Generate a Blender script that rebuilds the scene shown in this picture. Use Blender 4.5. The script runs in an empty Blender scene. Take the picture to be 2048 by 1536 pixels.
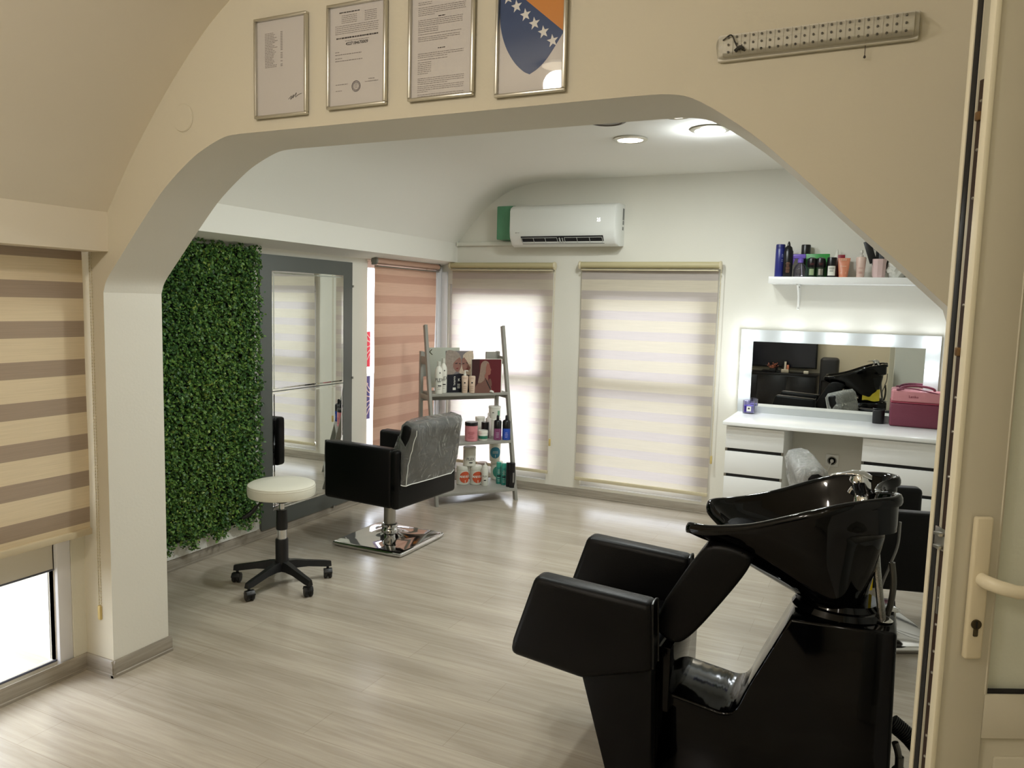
import bpy, bmesh, math, random
import numpy as np
from mathutils import Matrix, Vector
random.seed(7)
S = bpy.context.scene
COL = S.collection
pi = math.pi

# ------------------------------------------------------------------ camera, world, exposure
YAW, PITCH, ROLL, FPX = 4.45273422e-01, 1.02684989e-01, 2.65499378e-02, 1536.0
CAM = Vector((0, 0, 1.5))
def cam_rows():
    cy, sy, cp, sp = math.cos(YAW), math.sin(YAW), math.cos(PITCH), math.sin(PITCH)
    f = Vector((-sy*cp, cy*cp, -sp)); r = Vector((cy, sy, 0)); u = r.cross(f)
    c, s = math.cos(ROLL), math.sin(ROLL)
    return c*r + s*u, -s*r + c*u, f
RX, UP, FW = cam_rows()
cd = bpy.data.cameras.new('camera'); cam = bpy.data.objects.new('camera', cd); COL.objects.link(cam)
cd.sensor_width = 36; cd.lens = 27; cd.clip_start = 0.05
mw = Matrix((( RX.x, UP.x, -FW.x, CAM.x), (RX.y, UP.y, -FW.y, CAM.y), (RX.z, UP.z, -FW.z, CAM.z), (0, 0, 0, 1)))
cam.matrix_world = mw
S.camera = cam
S.view_settings.view_transform = 'Standard'; S.view_settings.look = 'None'
S.view_settings.gamma = 1; S.view_settings.use_curve_mapping = False
S.view_settings.exposure = 0.0
w = bpy.data.worlds.new('daylight'); S.world = w; w.use_nodes = True
bgn = w.node_tree.nodes['Background']
bgn.inputs[0].default_value = (0.86, 0.90, 1.0, 1); bgn.inputs[1].default_value = 9.5
S.cycles.max_bounces = 10; S.cycles.diffuse_bounces = 5; S.cycles.glossy_bounces = 5
S.cycles.transmission_bounces = 8; S.cycles.transparent_max_bounces = 12
S.cycles.caustics_reflective = False; S.cycles.caustics_refractive = False
S.cycles.sample_clamp_indirect = 4.0; S.cycles.use_denoising = True
try: S.cycles.denoiser = 'OPENIMAGEDENOISE'
except Exception: pass

def W(ax, v, px, py):
    """the point of a wall, floor or shelf plane seen at a pixel of the photograph"""
    d = RX*((px-1024)/FPX) - UP*((py-768)/FPX) + FW
    i = 'XYZ'.index(ax); t = (v-CAM[i])/d[i]
    return CAM + d*t
def depth(p): return (Vector(p)-CAM).dot(FW)

# lights: (x, y, z, radius, power, colour)
WARM = (1.0, 0.925, 0.86); COOL = (0.88, 0.95, 1.0); SOFT = (0.95, 1.0, 0.96)
BACK_LAMPS = [(-1.38, 4.39, 2.468, .080, 16, SOFT), (-0.905, 4.29, 2.468, .085, 9, COOL), (-.99, 3.91, 2.468, .07, 10, SOFT),
              (-1.365, 3.925, 2.468, .082, 0, SOFT), (-1.75, 3.0, 2.468, .075, 15, SOFT)]
FRONT_LAMPS = [(-1.42, 0.50, 2.60, .08, 19, WARM), (-0.2, 0.45, 2.60, .08, 2, WARM), (-1.42, -0.7, 2.60, .08, 30, WARM), (-0.2, -0.9, 2.60, .08, 7, WARM)]  # first mirrored in the crest glass; others unseen, set to lift vault and jamb

# ------------------------------------------------------------------ materials
def lin(c):
    return tuple(((v/255)/12.92 if v/255 <= .04045 else ((v/255+.055)/1.055)**2.4) for v in c)
MATS = {}
def mat(name, rgb, rough=.5, metal=0., spec=.5, coat=0., trans=0., emit=None, es=0., bump=0., bscale=60., alpha=1., ior=1.45, sheen=0, var=0., vscale=8.):
    if name in MATS: return MATS[name]
    m = bpy.data.materials.new(name); m.use_nodes = True
    nt = m.node_tree; p = nt.nodes['Principled BSDF']
    c = lin(rgb)
    p.inputs['Base Color'].default_value = (*c, 1); p.inputs['Roughness'].default_value = rough
    p.inputs['Metallic'].default_value = metal; p.inputs['Specular IOR Level'].default_value = spec
    p.inputs['Coat Weight'].default_value = coat; p.inputs['Coat Roughness'].default_value = .05
    p.inputs['Transmission Weight'].default_value = trans; p.inputs['IOR'].default_value = ior
    p.inputs['Alpha'].default_value = alpha
    if emit: p.inputs['Emission Color'].default_value = (*emit, 1); p.inputs['Emission Strength'].default_value = es
    if bump or var:
        tc = nt.nodes.new('ShaderNodeTexCoord')
    if bump:
        n = nt.nodes.new('ShaderNodeTexNoise'); n.inputs['Scale'].default_value = bscale; n.inputs['Detail'].default_value = 4
        b = nt.nodes.new('ShaderNodeBump'); b.inputs['Strength'].default_value = bump; b.inputs['Distance'].default_value = .01
        nt.links.new(tc.outputs['Object'], n.inputs['Vector']); nt.links.new(n.outputs['Fac'], b.inputs['Height']); nt.links.new(b.outputs['Normal'], p.inputs['Normal'])
    if var:
        n2 = nt.nodes.new('ShaderNodeTexNoise'); n2.inputs['Scale'].default_value = vscale; n2.inputs['Detail'].default_value = 5
        mx = nt.nodes.new('ShaderNodeMix'); mx.data_type = 'RGBA'
        mx.inputs[6].default_value = (*[v*(1-var) for v in c], 1); mx.inputs[7].default_value = (*[min(1, v*(1+var)) for v in c], 1)
        nt.links.new(tc.outputs['Object'], n2.inputs['Vector']); nt.links.new(n2.outputs['Fac'], mx.inputs[0]); nt.links.new(mx.outputs[2], p.inputs['Base Color'])
    MATS[name] = m
    return m
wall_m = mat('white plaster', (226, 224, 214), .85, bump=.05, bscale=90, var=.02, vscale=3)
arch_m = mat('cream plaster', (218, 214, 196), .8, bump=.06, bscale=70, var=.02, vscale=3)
arch_face = mat('shaded arch plaster', (206, 199, 178), .8, bump=.06, bscale=70, var=.02, vscale=3)  # darkened plaster: the front face's dimmer light is put into this colour
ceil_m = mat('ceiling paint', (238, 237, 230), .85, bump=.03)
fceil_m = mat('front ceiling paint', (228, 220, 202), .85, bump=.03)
upvc = mat('white window plastic', (226, 226, 228), .35)
door_m = mat('cream door plastic', (206, 201, 182), .38)
doorlip = mat('pale door lip', (234, 228, 204), .35)
gasket = mat('black rubber gasket', (18, 18, 20), .5)
brownm = mat('brown lock strip', (58, 40, 30), .45, .3)
chrome = mat('chrome', (215, 215, 215), .06, 1.)
steel = mat('brushed steel', (170, 168, 162), .3, 1.)
alu = mat('champagne aluminium', (205, 202, 190), .28, .9)
blackg = mat('gloss black ceramic', (3, 3, 4), .04, spec=.36)
blackf = mat('gloss black fibreglass', (3, 3, 4), .08, spec=.3)
blackl = mat('black leather', (6, 6, 7), .40, spec=.24, bump=.10, bscale=350)
blackp = mat('black plastic', (20, 20, 21), .4)
seam = mat('black piping', (26, 26, 27), .35)
white_l = mat('white leatherette', (222, 220, 205), .4, bump=.05, bscale=250)
white_g = mat('white laminate', (245, 247, 247), .22)
white_p = mat('white plastic', (232, 232, 226), .35)
greyw = mat('grey painted wood', (150, 149, 141), .55, var=.06, vscale=25, bump=.04, bscale=80)
greyf = mat('grey board', (92, 96, 92), .5)
mirror_m = mat('mirror silver', (235, 240, 238), .0, 1.)
glass = mat('window glass', (255, 255, 255), 0., trans=1., ior=1.01)
sky_lamp = mat('cool lamp diffuser', (255, 255, 255), .4, emit=(.93, .97, 1.0), es=60)
warm_lamp = mat('warm lamp diffuser', (255, 255, 255), .4, emit=(1.0, .93, .78), es=9)
yellow_lamp = mat('yellow lamp diffuser', (255, 255, 255), .4, emit=(1.0, .86, .60), es=9)
off_lamp = mat('unlit lamp glass', (120, 112, 104), .3)
bulb_m = mat('vanity bulb', (255, 255, 255), .3, emit=(.90, .95, 1.0), es=19)
digit_m = mat('led digits', (255, 255, 255), .3, emit=(1, 1, 1), es=1.6)
paper = mat('paper', (206, 200, 192), .6)
ink = mat('ink', (70, 64, 60), .8)
inkl = mat('faint ink', (140, 132, 126), .8)

def pane_mat(name, tint, gloss=.06):
    """thin glass: lets light straight through, with a faint reflection"""
    m = bpy.data.materials.new(name); m.use_nodes = True; nt = m.node_tree
    for n in list(nt.nodes): nt.nodes.remove(n)
    o = nt.nodes.new('ShaderNodeOutputMaterial'); t = nt.nodes.new('ShaderNodeBsdfTransparent'); g = nt.nodes.new('ShaderNodeBsdfGlossy')
    mx = nt.nodes.new('ShaderNodeMixShader'); lw = nt.nodes.new('ShaderNodeLayerWeight'); lw.inputs[0].default_value = .12
    mp = nt.nodes.new('ShaderNodeMath'); mp.operation = 'MULTIPLY_ADD'; mp.inputs[1].default_value = .7; mp.inputs[2].default_value = gloss
    t.inputs[0].default_value = (*tint, 1); g.inputs['Roughness'].default_value = .02
    nt.links.new(lw.outputs['Fresnel'], mp.inputs[0]); nt.links.new(mp.outputs[0], mx.inputs[0])
    nt.links.new(t.outputs[0], mx.inputs[1]); nt.links.new(g.outputs[0], mx.inputs[2]); nt.links.new(mx.outputs[0], o.inputs[0])
    return m
pane_m = pane_mat('clear pane', (.97, .98, .98))
pic_glass = pane_mat('picture glass', (.98, .98, .98), .03)

def film_mat(name, tint, dens, milk=.08, gcol=.9, sc=9):
    """crinkled clear plastic film"""
    m = bpy.data.materials.new(name); m.use_nodes = True; nt = m.node_tree
    for n in list(nt.nodes): nt.nodes.remove(n)
    o = nt.nodes.new('ShaderNodeOutputMaterial'); t = nt.nodes.new('ShaderNodeBsdfTransparent'); g = nt.nodes.new('ShaderNodeBsdfGlossy'); d = nt.nodes.new('ShaderNodeBsdfDiffuse')
    tc = nt.nodes.new('ShaderNodeTexCoord'); n = nt.nodes.new('ShaderNodeTexNoise'); n.inputs['Scale'].default_value = sc; n.inputs['Detail'].default_value = 6; n.inputs['Distortion'].default_value = 1.6
    b = nt.nodes.new('ShaderNodeBump'); b.inputs['Strength'].default_value = .9; b.inputs['Distance'].default_value = .03
    nt.links.new(tc.outputs['Object'], n.inputs['Vector']); nt.links.new(n.outputs['Fac'], b.inputs['Height'])
    nt.links.new(b.outputs[0], g.inputs['Normal'])
    t.inputs[0].default_value = (*tint, 1); g.inputs['Roughness'].default_value = .08; g.inputs[0].default_value = (gcol, gcol, gcol, 1)
    d.inputs[0].default_value = (.8, .82, .8, 1)
    m1 = nt.nodes.new('ShaderNodeMixShader'); m2 = nt.nodes.new('ShaderNodeMixShader')
    lw = nt.nodes.new('ShaderNodeLayerWeight'); lw.inputs[0].default_value = dens; nt.links.new(b.outputs[0], lw.inputs['Normal'])
    nt.links.new(lw.outputs['Fresnel'], m1.inputs[0]); nt.links.new(t.outputs[0], m1.inputs[1]); nt.links.new(g.outputs[0], m1.inputs[2])
    m2.inputs[0].default_value = milk; nt.links.new(m1.outputs[0], m2.inputs[1]); nt.links.new(d.outputs[0], m2.inputs[2]); nt.links.new(m2.outputs[0], o.inputs[0])
    return m
film = film_mat('clear plastic film', (.88, .9, .88), .45, .09)
film_w = film_mat('crinkled white plastic film', (.85, .87, .86), .6, .24, .95, 24)

def blind_mat(name, solid, sheer, z0, period, ratio, tr_solid=.35, tr_sheer=.5, see=.0):
    m = bpy.data.materials.new(name); m.use_nodes = True; nt = m.node_tree
    for n in list(nt.nodes): nt.nodes.remove(n)
    N = nt.nodes.new
    o = N('ShaderNodeOutputMaterial'); geo = N('ShaderNodeNewGeometry'); sep = N('ShaderNodeSeparateXYZ'); nt.links.new(geo.outputs['Position'], sep.inputs[0])
    a = N('ShaderNodeMath'); a.operation = 'SUBTRACT'; a.inputs[1].default_value = z0; nt.links.new(sep.outputs[2], a.inputs[0])
    dv = N('ShaderNodeMath'); dv.operation = 'DIVIDE'; dv.inputs[1].default_value = period; nt.links.new(a.outputs[0], dv.inputs[0])
    fr = N('ShaderNodeMath'); fr.operation = 'FRACT'; nt.links.new(dv.outputs[0], fr.inputs[0])
    ls = N('ShaderNodeMath'); ls.operation = 'LESS_THAN'; ls.inputs[1].default_value = ratio; nt.links.new(fr.outputs[0], ls.inputs[0])
    # weave
    wv = N('ShaderNodeTexNoise'); wv.inputs['Scale'].default_value = 1.; wv.inputs['Detail'].default_value = 3
    mp = N('ShaderNodeMapping'); mp.inputs['Scale'].default_value = (6, 6, 420); nt.links.new(geo.outputs['Position'], mp.inputs[0]); nt.links.new(mp.outputs[0], wv.inputs['Vector'])
    col = N('ShaderNodeMix'); col.data_type = 'RGBA'; col.inputs[6].default_value = (*lin(sheer), 1); col.inputs[7].default_value = (*lin(solid), 1); nt.links.new(ls.outputs[0], col.inputs[0])
    mul = N('ShaderNodeMix'); mul.data_type = 'RGBA'; mul.blend_type = 'MULTIPLY'; mul.inputs[0].default_value = .25
    nt.links.new(col.outputs[2], mul.inputs[6]); nt.links.new(wv.outputs['Fac'], mul.inputs[7])
    d = N('ShaderNodeBsdfDiffuse'); t = N('ShaderNodeBsdfTranslucent'); nt.links.new(mul.outputs[2], d.inputs[0]); nt.links.new(mul.outputs[2], t.inputs[0])
    fac = N('ShaderNodeMix'); fac.data_type = 'FLOAT'; fac.inputs[2].default_value = tr_sheer; fac.inputs[3].default_value = tr_solid; nt.links.new(ls.outputs[0], fac.inputs[0])
    mx = N('ShaderNodeMixShader'); nt.links.new(fac.outputs[0], mx.inputs[0]); nt.links.new(d.outputs[0], mx.inputs[1]); nt.links.new(t.outputs[0], mx.inputs[2])
    last = mx
    if see:
        tr = N('ShaderNodeBsdfTransparent'); m2 = N('ShaderNodeMixShader'); f2 = N('ShaderNodeMath'); f2.operation = 'MULTIPLY_ADD'; f2.inputs[1].default_value = -see; f2.inputs[2].default_value = see
        nt.links.new(ls.outputs[0], f2.inputs[0]); nt.links.new(f2.outputs[0], m2.inputs[0]); nt.links.new(mx.outputs[0], m2.inputs[1]); nt.links.new(tr.outputs[0], m2.inputs[2]); last = m2
    nt.links.new(last.outputs[0], o.inputs[0])
    return m

def wood_mat(name, c1, c2, plank=None, rough=.32, axis=0, grain=(2.2, 42, 42)):
    m = bpy.data.materials.new(name); m.use_nodes = True; nt = m.node_tree; N = nt.nodes.new; p = nt.nodes['Principled BSDF']
    geo = N('ShaderNodeNewGeometry')
    mp = N('ShaderNodeMapping'); mp.inputs['Scale'].default_value = grain; nt.links.new(geo.outputs['Position'], mp.inputs[0])
    n1 = N('ShaderNodeTexNoise'); n1.inputs['Scale'].default_value = 1; n1.inputs['Detail'].default_value = 7; n1.inputs['Distortion'].default_value = .6; n1.inputs['Roughness'].default_value = .65
    nt.links.new(mp.outputs[0], n1.inputs['Vector'])
    rp = N('ShaderNodeValToRGB'); rp.color_ramp.elements[0].position = .3; rp.color_ramp.elements[1].position = .72
    rp.color_ramp.elements[0].color = (*lin(c1), 1); rp.color_ramp.elements[1].color = (*lin(c2), 1); nt.links.new(n1.outputs['Fac'], rp.inputs[0])
    last = rp.outputs[0]
    if plank:
        br = N('ShaderNodeTexBrick'); br.inputs['Scale'].default_value = 1; br.inputs['Brick Width'].default_value = plank[0]; br.inputs['Row Height'].default_value = plank[1]
        br.inputs['Mortar Size'].default_value = .0012; br.inputs['Mortar Smooth'].default_value = .3; br.offset = .37; br.inputs['Bias'].default_value = 0
        br.inputs['Color1'].default_value = (.93, .93, .93, 1); br.inputs['Color2'].default_value = (1, 1, 1, 1); br.inputs['Mortar'].default_value = (.74, .72, .7, 1)
        nt.links.new(geo.outputs['Position'], br.inputs['Vector'])
        mx = N('ShaderNodeMix'); mx.data_type = 'RGBA'; mx.blend_type = 'MULTIPLY'; mx.inputs[0].default_value = 1; nt.links.new(last, mx.inputs[6]); nt.links.new(br.outputs['Color'], mx.inputs[7]); last = mx.outputs[2]
        # broad cloudy tone
        n3 = N('ShaderNodeTexNoise'); n3.inputs['Scale'].default_value = 1; mp3 = N('ShaderNodeMapping'); mp3.inputs['Scale'].default_value = (1.2, 6.5, 1); nt.links.new(geo.outputs['Position'], mp3.inputs[0]); nt.links.new(mp3.outputs[0], n3.inputs['Vector'])
        r3 = N('ShaderNodeValToRGB'); r3.color_ramp.elements[0].color = (.82, .81, .8, 1); r3.color_ramp.elements[1].color = (1, 1, 1, 1); r3.color_ramp.elements[0].position = .35; r3.color_ramp.elements[1].position = .65; nt.links.new(n3.outputs['Fac'], r3.inputs[0])
        m3 = N('ShaderNodeMix'); m3.data_type = 'RGBA'; m3.blend_type = 'MULTIPLY'; m3.inputs[0].default_value = 1; nt.links.new(last, m3.inputs[6]); nt.links.new(r3.outputs[0], m3.inputs[7]); last = m3.outputs[2]
    nt.links.new(last, p.inputs['Base Color']); p.inputs['Roughness'].default_value = rough
    b = N('ShaderNodeBump'); b.inputs['Strength'].default_value = .08; b.inputs['Distance'].default_value = .004; nt.links.new(n1.outputs['Fac'], b.inputs['Height']); nt.links.new(b.outputs[0], p.inputs['Normal'])
    return m
floor_m = wood_mat('pale oak planks', (172, 162, 146), (196, 187, 172), (1.25, .165), .24)
skirt_m = wood_mat('grey oak skirting', (128, 120, 108), (168, 160, 146), None, .45, grain=(3, 3, 60))

# ------------------------------------------------------------------ mesh helpers
def BM(): return bmesh.new()
def absorb(b, t, M=None):
    if M is not None: bmesh.ops.transform(t, matrix=M, verts=t.verts)
    me = bpy.data.meshes.new('tmp'); t.to_mesh(me); t.free(); b.from_mesh(me); bpy.data.meshes.remove(me)
def box(b, x0, x1, y0, y1, z0, z1, bev=0., seg=2, M=None):
    t = BM(); bmesh.ops.create_cube(t, size=1)
    for v in t.verts: v.co = Vector(((x0+x1)/2+v.co.x*(x1-x0), (y0+y1)/2+v.co.y*(y1-y0), (z0+z1)/2+v.co.z*(z1-z0)))
    if bev: bmesh.ops.bevel(t, geom=t.edges[:], offset=bev, segments=seg, profile=.5, affect='EDGES')
    absorb(b, t, M); return b
def prism(b, poly, axis, a, c, bev=0., seg=2, M=None):
    """poly: 2d outline, axis 'x','y','z' it is extruded along"""
    t = BM()
    def P(u, v, w): return {'y': (u, w, v), 'x': (w, u, v), 'z': (u, v, w)}[axis]
    lo = [t.verts.new(P(u, v, a)) for u, v in poly]; hi = [t.verts.new(P(u, v, c)) for u, v in poly]
    n = len(poly); t.faces.new(lo); t.faces.new(hi[::-1])
    for i in range(n): t.faces.new((lo[i], hi[i], hi[(i+1) % n], lo[(i+1) % n]))
    bmesh.ops.recalc_face_normals(t, faces=t.faces)
    if bev: bmesh.ops.bevel(t, geom=t.edges[:], offset=bev, segments=seg, profile=.5, affect='EDGES')
    absorb(b, t, M); return b
def loft(b, rings, caps=True, M=None, close=True):
    t = BM(); R = [[t.verts.new(p) for p in r] for r in rings]; n = len(rings[0])
    for i in range(len(R)-1):
        for j in range(n if close else n-1):
            t.faces.new((R[i][j], R[i][(j+1) % n], R[i+1][(j+1) % n], R[i+1][j]))
    if caps and close: t.faces.new(R[0][::-1]); t.faces.new(R[-1])
    bmesh.ops.recalc_face_normals(t, faces=t.faces)
    absorb(b, t, M); return b
def lathe(b, prof, n=24, M=None, cx=0, cy=0):
    rings = [[(cx+r*math.cos(2*pi*j/n), cy+r*math.sin(2*pi*j/n), z) for j in range(n)] for r, z in prof]
    return loft(b, rings, True, M)
def tube(b, pts, r, n=10, M=None, taper=None):
    pts = [Vector(p) for p in pts]; rings = []
    prev = None
    for i, p in enumerate(pts):
        d = (pts[min(i+1, len(pts)-1)]-pts[max(i-1, 0)]).normalized()
        if prev is None:
            a = Vector((0, 0, 1)) if abs(d.z) < .9 else Vector((1, 0, 0)); u = d.cross(a).normalized()
        else: u = (prev - d*prev.dot(d)).normalized()
        prev = u; v = d.cross(u); rr = r if taper is None else r*taper[i]
        rings.append([p + (u*math.cos(2*pi*j/n) + v*math.sin(2*pi*j/n))*rr for j in range(n)])
    return loft(b, rings, True, M)
def curve(pts, k=6):
    """Catmull-Rom through the points"""
    P = [Vector(p) for p in pts]; P = [P[0]*2-P[1]]+P+[P[-1]*2-P[-2]]; out = []
    for i in range(1, len(P)-2):
        for s in range(k):
            t = s/k; a, b_, c, d = P[i-1:i+3]
            out.append(.5*((2*b_)+(c-a)*t+(2*a-5*b_+4*c-d)*t*t+(3*b_-a-3*c+d)*t**3))
    out.append(P[-2]); return out
def quad(b, pts):
    vs = [b.verts.new(p) for p in pts]; return b.faces.new(vs)

ROOTM = {}
def build(name, b, m, parent=None, world=False, ang=35, loc=None):
    """link a bmesh as one object; world=True: its coordinates are world ones"""
    me = bpy.data.meshes.new(name); b.to_mesh(me); b.free()
    if isinstance(m, (list, tuple)):
        for q in m: me.materials.append(q)
    else: me.materials.append(m)
    if parent is not None and world: me.transform(ROOTM[parent.name].inverted())
    me.polygons.foreach_set('use_smooth', [True]*len(me.polygons))
    me.set_sharp_from_angle(angle=math.radians(ang)); me.update()
    o = bpy.data.objects.new(name, me); COL.objects.link(o)
    if parent is not None:
        o.parent = parent; ROOTM[o.name] = ROOTM[parent.name]
    else:
        M = Matrix()
        if loc is not None: M = Matrix.Translation(loc); me.transform(M.inverted()); o.location = loc
        ROOTM[o.name] = M
    return o
def tag(o, label, cat, group=None):
    o['label'] = label; o['category'] = cat
    if group: o['group'] = group
    return o
def thing(name, label, cat, loc=(0, 0, 0), rz=0., group=None):
    o = bpy.data.objects.new(name, None); COL.objects.link(o); o.empty_display_size = .05
    o.location = loc; o.rotation_euler = (0, 0, rz)
    ROOTM[o.name] = Matrix.Translation(loc) @ Matrix.Rotation(rz, 4, 'Z')
    return tag(o, label, cat, group)
def struct(name, b, m, ang=35):
    o = build(name, b, m, ang=ang); o['kind'] = 'structure'; return o
def sthing(name):
    o = bpy.data.objects.new(name, None); COL.objects.link(o); o['kind'] = 'structure'; o.empty_display_size = .05; ROOTM[o.name] = Matrix(); return o
def dup(root, loc, rz, label, group=None):
    r = root.copy(); COL.objects.link(r); r.location = loc; r.rotation_euler = (0, 0, rz); r['label'] = label
    if group: r['group'] = group
    ROOTM[r.name] = Matrix.Translation(loc) @ Matrix.Rotation(rz, 4, 'Z')
    def rec(src, dst):
        for c in [o for o in bpy.data.objects if o.parent is src]:
            d = c.copy(); COL.objects.link(d); d.parent = dst; rec(c, d)
    rec(root, r); return r

def text_verts(s, size, align='CENTER', bold=0., vert=False):
    cu = bpy.data.curves.new('t', 'FONT'); cu.body = s; cu.size = size; cu.align_x = align; cu.align_y = 'CENTER'; cu.resolution_u = 2; cu.offset = bold*size
    o = bpy.data.objects.new('t', cu); COL.objects.link(o)
    dg = bpy.context.evaluated_depsgraph_get(); dg.update(); me = bpy.data.meshes.new_from_object(o.evaluated_get(dg))
    vs = [(v.co.x, v.co.y) for v in me.vertices]; fs = [tuple(p.vertices) for p in me.polygons]
    bpy.data.objects.remove(o); bpy.data.curves.remove(cu); bpy.data.meshes.remove(me)
    if vert: vs = [(y, -x) for x, y in vs]
    return vs, fs
def add_flat(b, vs, fs, fn):
    V = [b.verts.new(fn(x, y)) for x, y in vs]
    for f in fs:
        try: b.faces.new([V[i] for i in f])
        except ValueError: pass
def cyl_map(R, z, eps=.0006, a0=0.):
    return lambda x, y: (math.sin(a0+x/R)*(R+eps), -math.cos(a0+x/R)*(R+eps), z+y)
def rect_grid(w, h, n=8):
    vs = [(-w/2+w*i/n, s*h/2) for i in range(n+1) for s in (-1, 1)]
    return vs, [(2*i, 2*i+2, 2*i+3, 2*i+1) for i in range(n)]
def disc_grid(r, n=20, rx=None):
    rx = rx or r; vs = [(0, 0)]; fs = []
    for k in (1, 2):
        vs += [(rx*k/2*math.cos(2*pi*j/n), r*k/2*math.sin(2*pi*j/n)) for j in range(n)]
    for j in range(n):
        j2 = (j+1) % n; fs.append((0, 1+j, 1+j2)); fs.append((1+j, 1+n+j, 1+n+j2, 1+j2))
    return vs, fs

# ------------------------------------------------------------------ room shell
XL, YB = -3.42, 5.637        # back room: left wall face, back wall face
XF = -2.79                   # front room: left wall face
YA0, YA1 = 1.947, 2.205      # arch wall faces
XR = 1.25                    # right wall face
YR = -1.5                    # rear wall face
b = BM(); box(b, -3.7, XR+.15, YR-.15, YB+.2, -.1, 0); struct('floor', b, floor_m)
PY0, PY1, PZ0, PZ1 = 4.66, 5.56, .12, 1.80     # corner window in the left wall
b = BM()
box(b, XL-.15, XL, YA1-.02, PY0, 0, 2.6); box(b, XL-.15, XL, PY1, YB+.15, 0, 2.6)
box(b, XL-.15, XL, PY0, PY1, 0, PZ0); box(b, XL-.15, XL, PY0, PY1, PZ1, 2.6)
struct('wall_left', b, wall_m)
WA = (-3.30, -2.368, .095, 1.66); WB = (-2.075, -1.112, .085, 1.66)
b = BM()
xs = [XL, WA[0], WA[1], WB[0], WB[1], XR+.15]
box(b, xs[0]-.15, xs[1], YB, YB+.16, 0, 2.6); box(b, xs[2], xs[3], YB, YB+.16, 0, 2.6); box(b, xs[4], xs[5], YB, YB+.16, 0, 2.6)
for q in (WA, WB): box(b, q[0], q[1], YB, YB+.16, 0, q[2]); box(b, q[0], q[1], YB, YB+.16, q[3], 2.6)
struct('wall_back', b, wall_m)
# vaulted ceiling with its bulkhead over the left wall
def smooth2(pts, k=5): return [(p.x, p.y) for p in curve([(x, z, 0) for x, z in pts], k)]
vault = [(-3.224, 1.995)] + smooth2([(-3.224, 1.995), (-3.135, 2.105), (-3.02, 2.222), (-2.908, 2.318), (-2.797, 2.385), (-2.666, 2.437), (-2.5, 2.465), (-2.3, 2.472)])[1:]
prof = [(XL, 1.806), (-3.224, 1.84)] + vault + [(XR, 2.472), (XR, 2.62), (XL, 2.62)]
b = BM(); prism(b, prof, 'y', YA1, YB); struct('ceiling', b, ceil_m, 25)
fv = smooth2([(-2.6, 1.80), (-2.565, 1.85), (-2.445, 2.014), (-2.24, 2.245), (-2.03, 2.43), (-1.8, 2.55), (-1.5, 2.60)])
prof = [(XF-.15, 1.655), (-2.6, 1.657), (-2.6, 1.80)] + fv[1:] + [(XR, 2.604), (XR, 2.75), (XF-.15, 2.75)]
b = BM(); prism(b, prof, 'y', YR, YA0); struct('ceiling_front', b, fceil_m, 25)
# wall with the broad opening
left_arc = [(-2.634, 0), (-2.634, 1.506)] + smooth2([(-2.634, 1.506), (-2.612, 1.555), (-2.538, 1.635), (-2.393, 1.786), (-2.295, 1.878), (-2.179, 1.96), (-2.103, 1.999), (-2.015, 2.030), (-1.94, 2.036)], 4)[1:]
right_arc = smooth2([(-.62, 2.036), (-.514, 2.032), (-.439, 2.008), (-.315, 1.925), (-.208, 1.832), (-.082, 1.714), (.028, 1.615), (.135, 1.515)], 4) + [(.15, 1.47), (.15, 0)]
outl = left_arc + right_arc + [(XR, 0), (XR, 2.74), (-3.5, 2.74), (-3.5, 0)]
def split_arch(b):
    # build as strips so that every face stays convex enough
    arc = left_arc[1:] + right_arc[:-1]
    for y0, y1 in ((YA0, YA1),):
        prism(b, [(-3.5, 0), (-2.634, 0), (-2.634, 1.506), (-3.5, 1.506)], 'y', y0, y1)
        prism(b, [(.15, 0), (XR, 0), (XR, 1.47), (.15, 1.47)], 'y', y0, y1)
        t = BM(); n = len(arc)
        rows = []
        for y in (y0, y1):
            rows.append(([t.verts.new((x, y, z)) for x, z in arc], [t.verts.new((x, y, 2.74)) for x, z in arc]))
        for i in range(n-1):
            for (lo, hi) in rows: 
                if abs(arc[i][0]-arc[i+1][0]) > 1e-6: t.faces.new((lo[i], lo[i+1], hi[i+1], hi[i]))
            t.faces.new((rows[0][0][i], rows[1][0][i], rows[1][0][i+1], rows[0][0][i+1]))
        bmesh.ops.recalc_face_normals(t, faces=t.faces); absorb(b, t)
        prism(b, [(-3.5, 1.506), (-2.634, 1.506), (-2.634, 2.74), (-3.5, 2.74)], 'y', y0, y1)
        prism(b, [(.15, 1.47), (XR, 1.47), (XR, 2.74), (.15, 2.74)], 'y', y0, y1)
b = BM(); split_arch(b); b.normal_update()
for f_ in b.faces: f_.material_index = 0 if f_.normal.y < -.5 else 1      # front face gets plaster with shade in its colour, opening and back stay white
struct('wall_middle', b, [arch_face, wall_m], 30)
# front room walls
GY0, GY1 = .55, 1.893       # window of the front room
b = BM()
box(b, XF-.15, XF, YR, GY0, 0, 1.66); box(b, XF-.15, XF, GY1, YA0, 0, 1.66); box(b, XF-.15, XF, GY0, GY1, 0, .02); 
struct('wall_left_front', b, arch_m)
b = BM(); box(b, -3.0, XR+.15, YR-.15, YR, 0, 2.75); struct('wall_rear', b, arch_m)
b = BM(); box(b, XR, XR+.15, YR, YB, 0, 2.75); struct('wall_right', b, wall_m)
XD = .845; DY0, DY1 = .98, 1.905     # entrance wall of the front room with its open doorway
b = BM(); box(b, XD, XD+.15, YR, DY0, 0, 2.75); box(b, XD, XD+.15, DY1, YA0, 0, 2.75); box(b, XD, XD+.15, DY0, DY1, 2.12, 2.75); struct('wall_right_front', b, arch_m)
b = BM(); box(b, -12, 12, -12, 14, -.16, -.101); struct('ground', b, mat('outdoor paving', (128, 124, 116), .9, var=.1))
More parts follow.
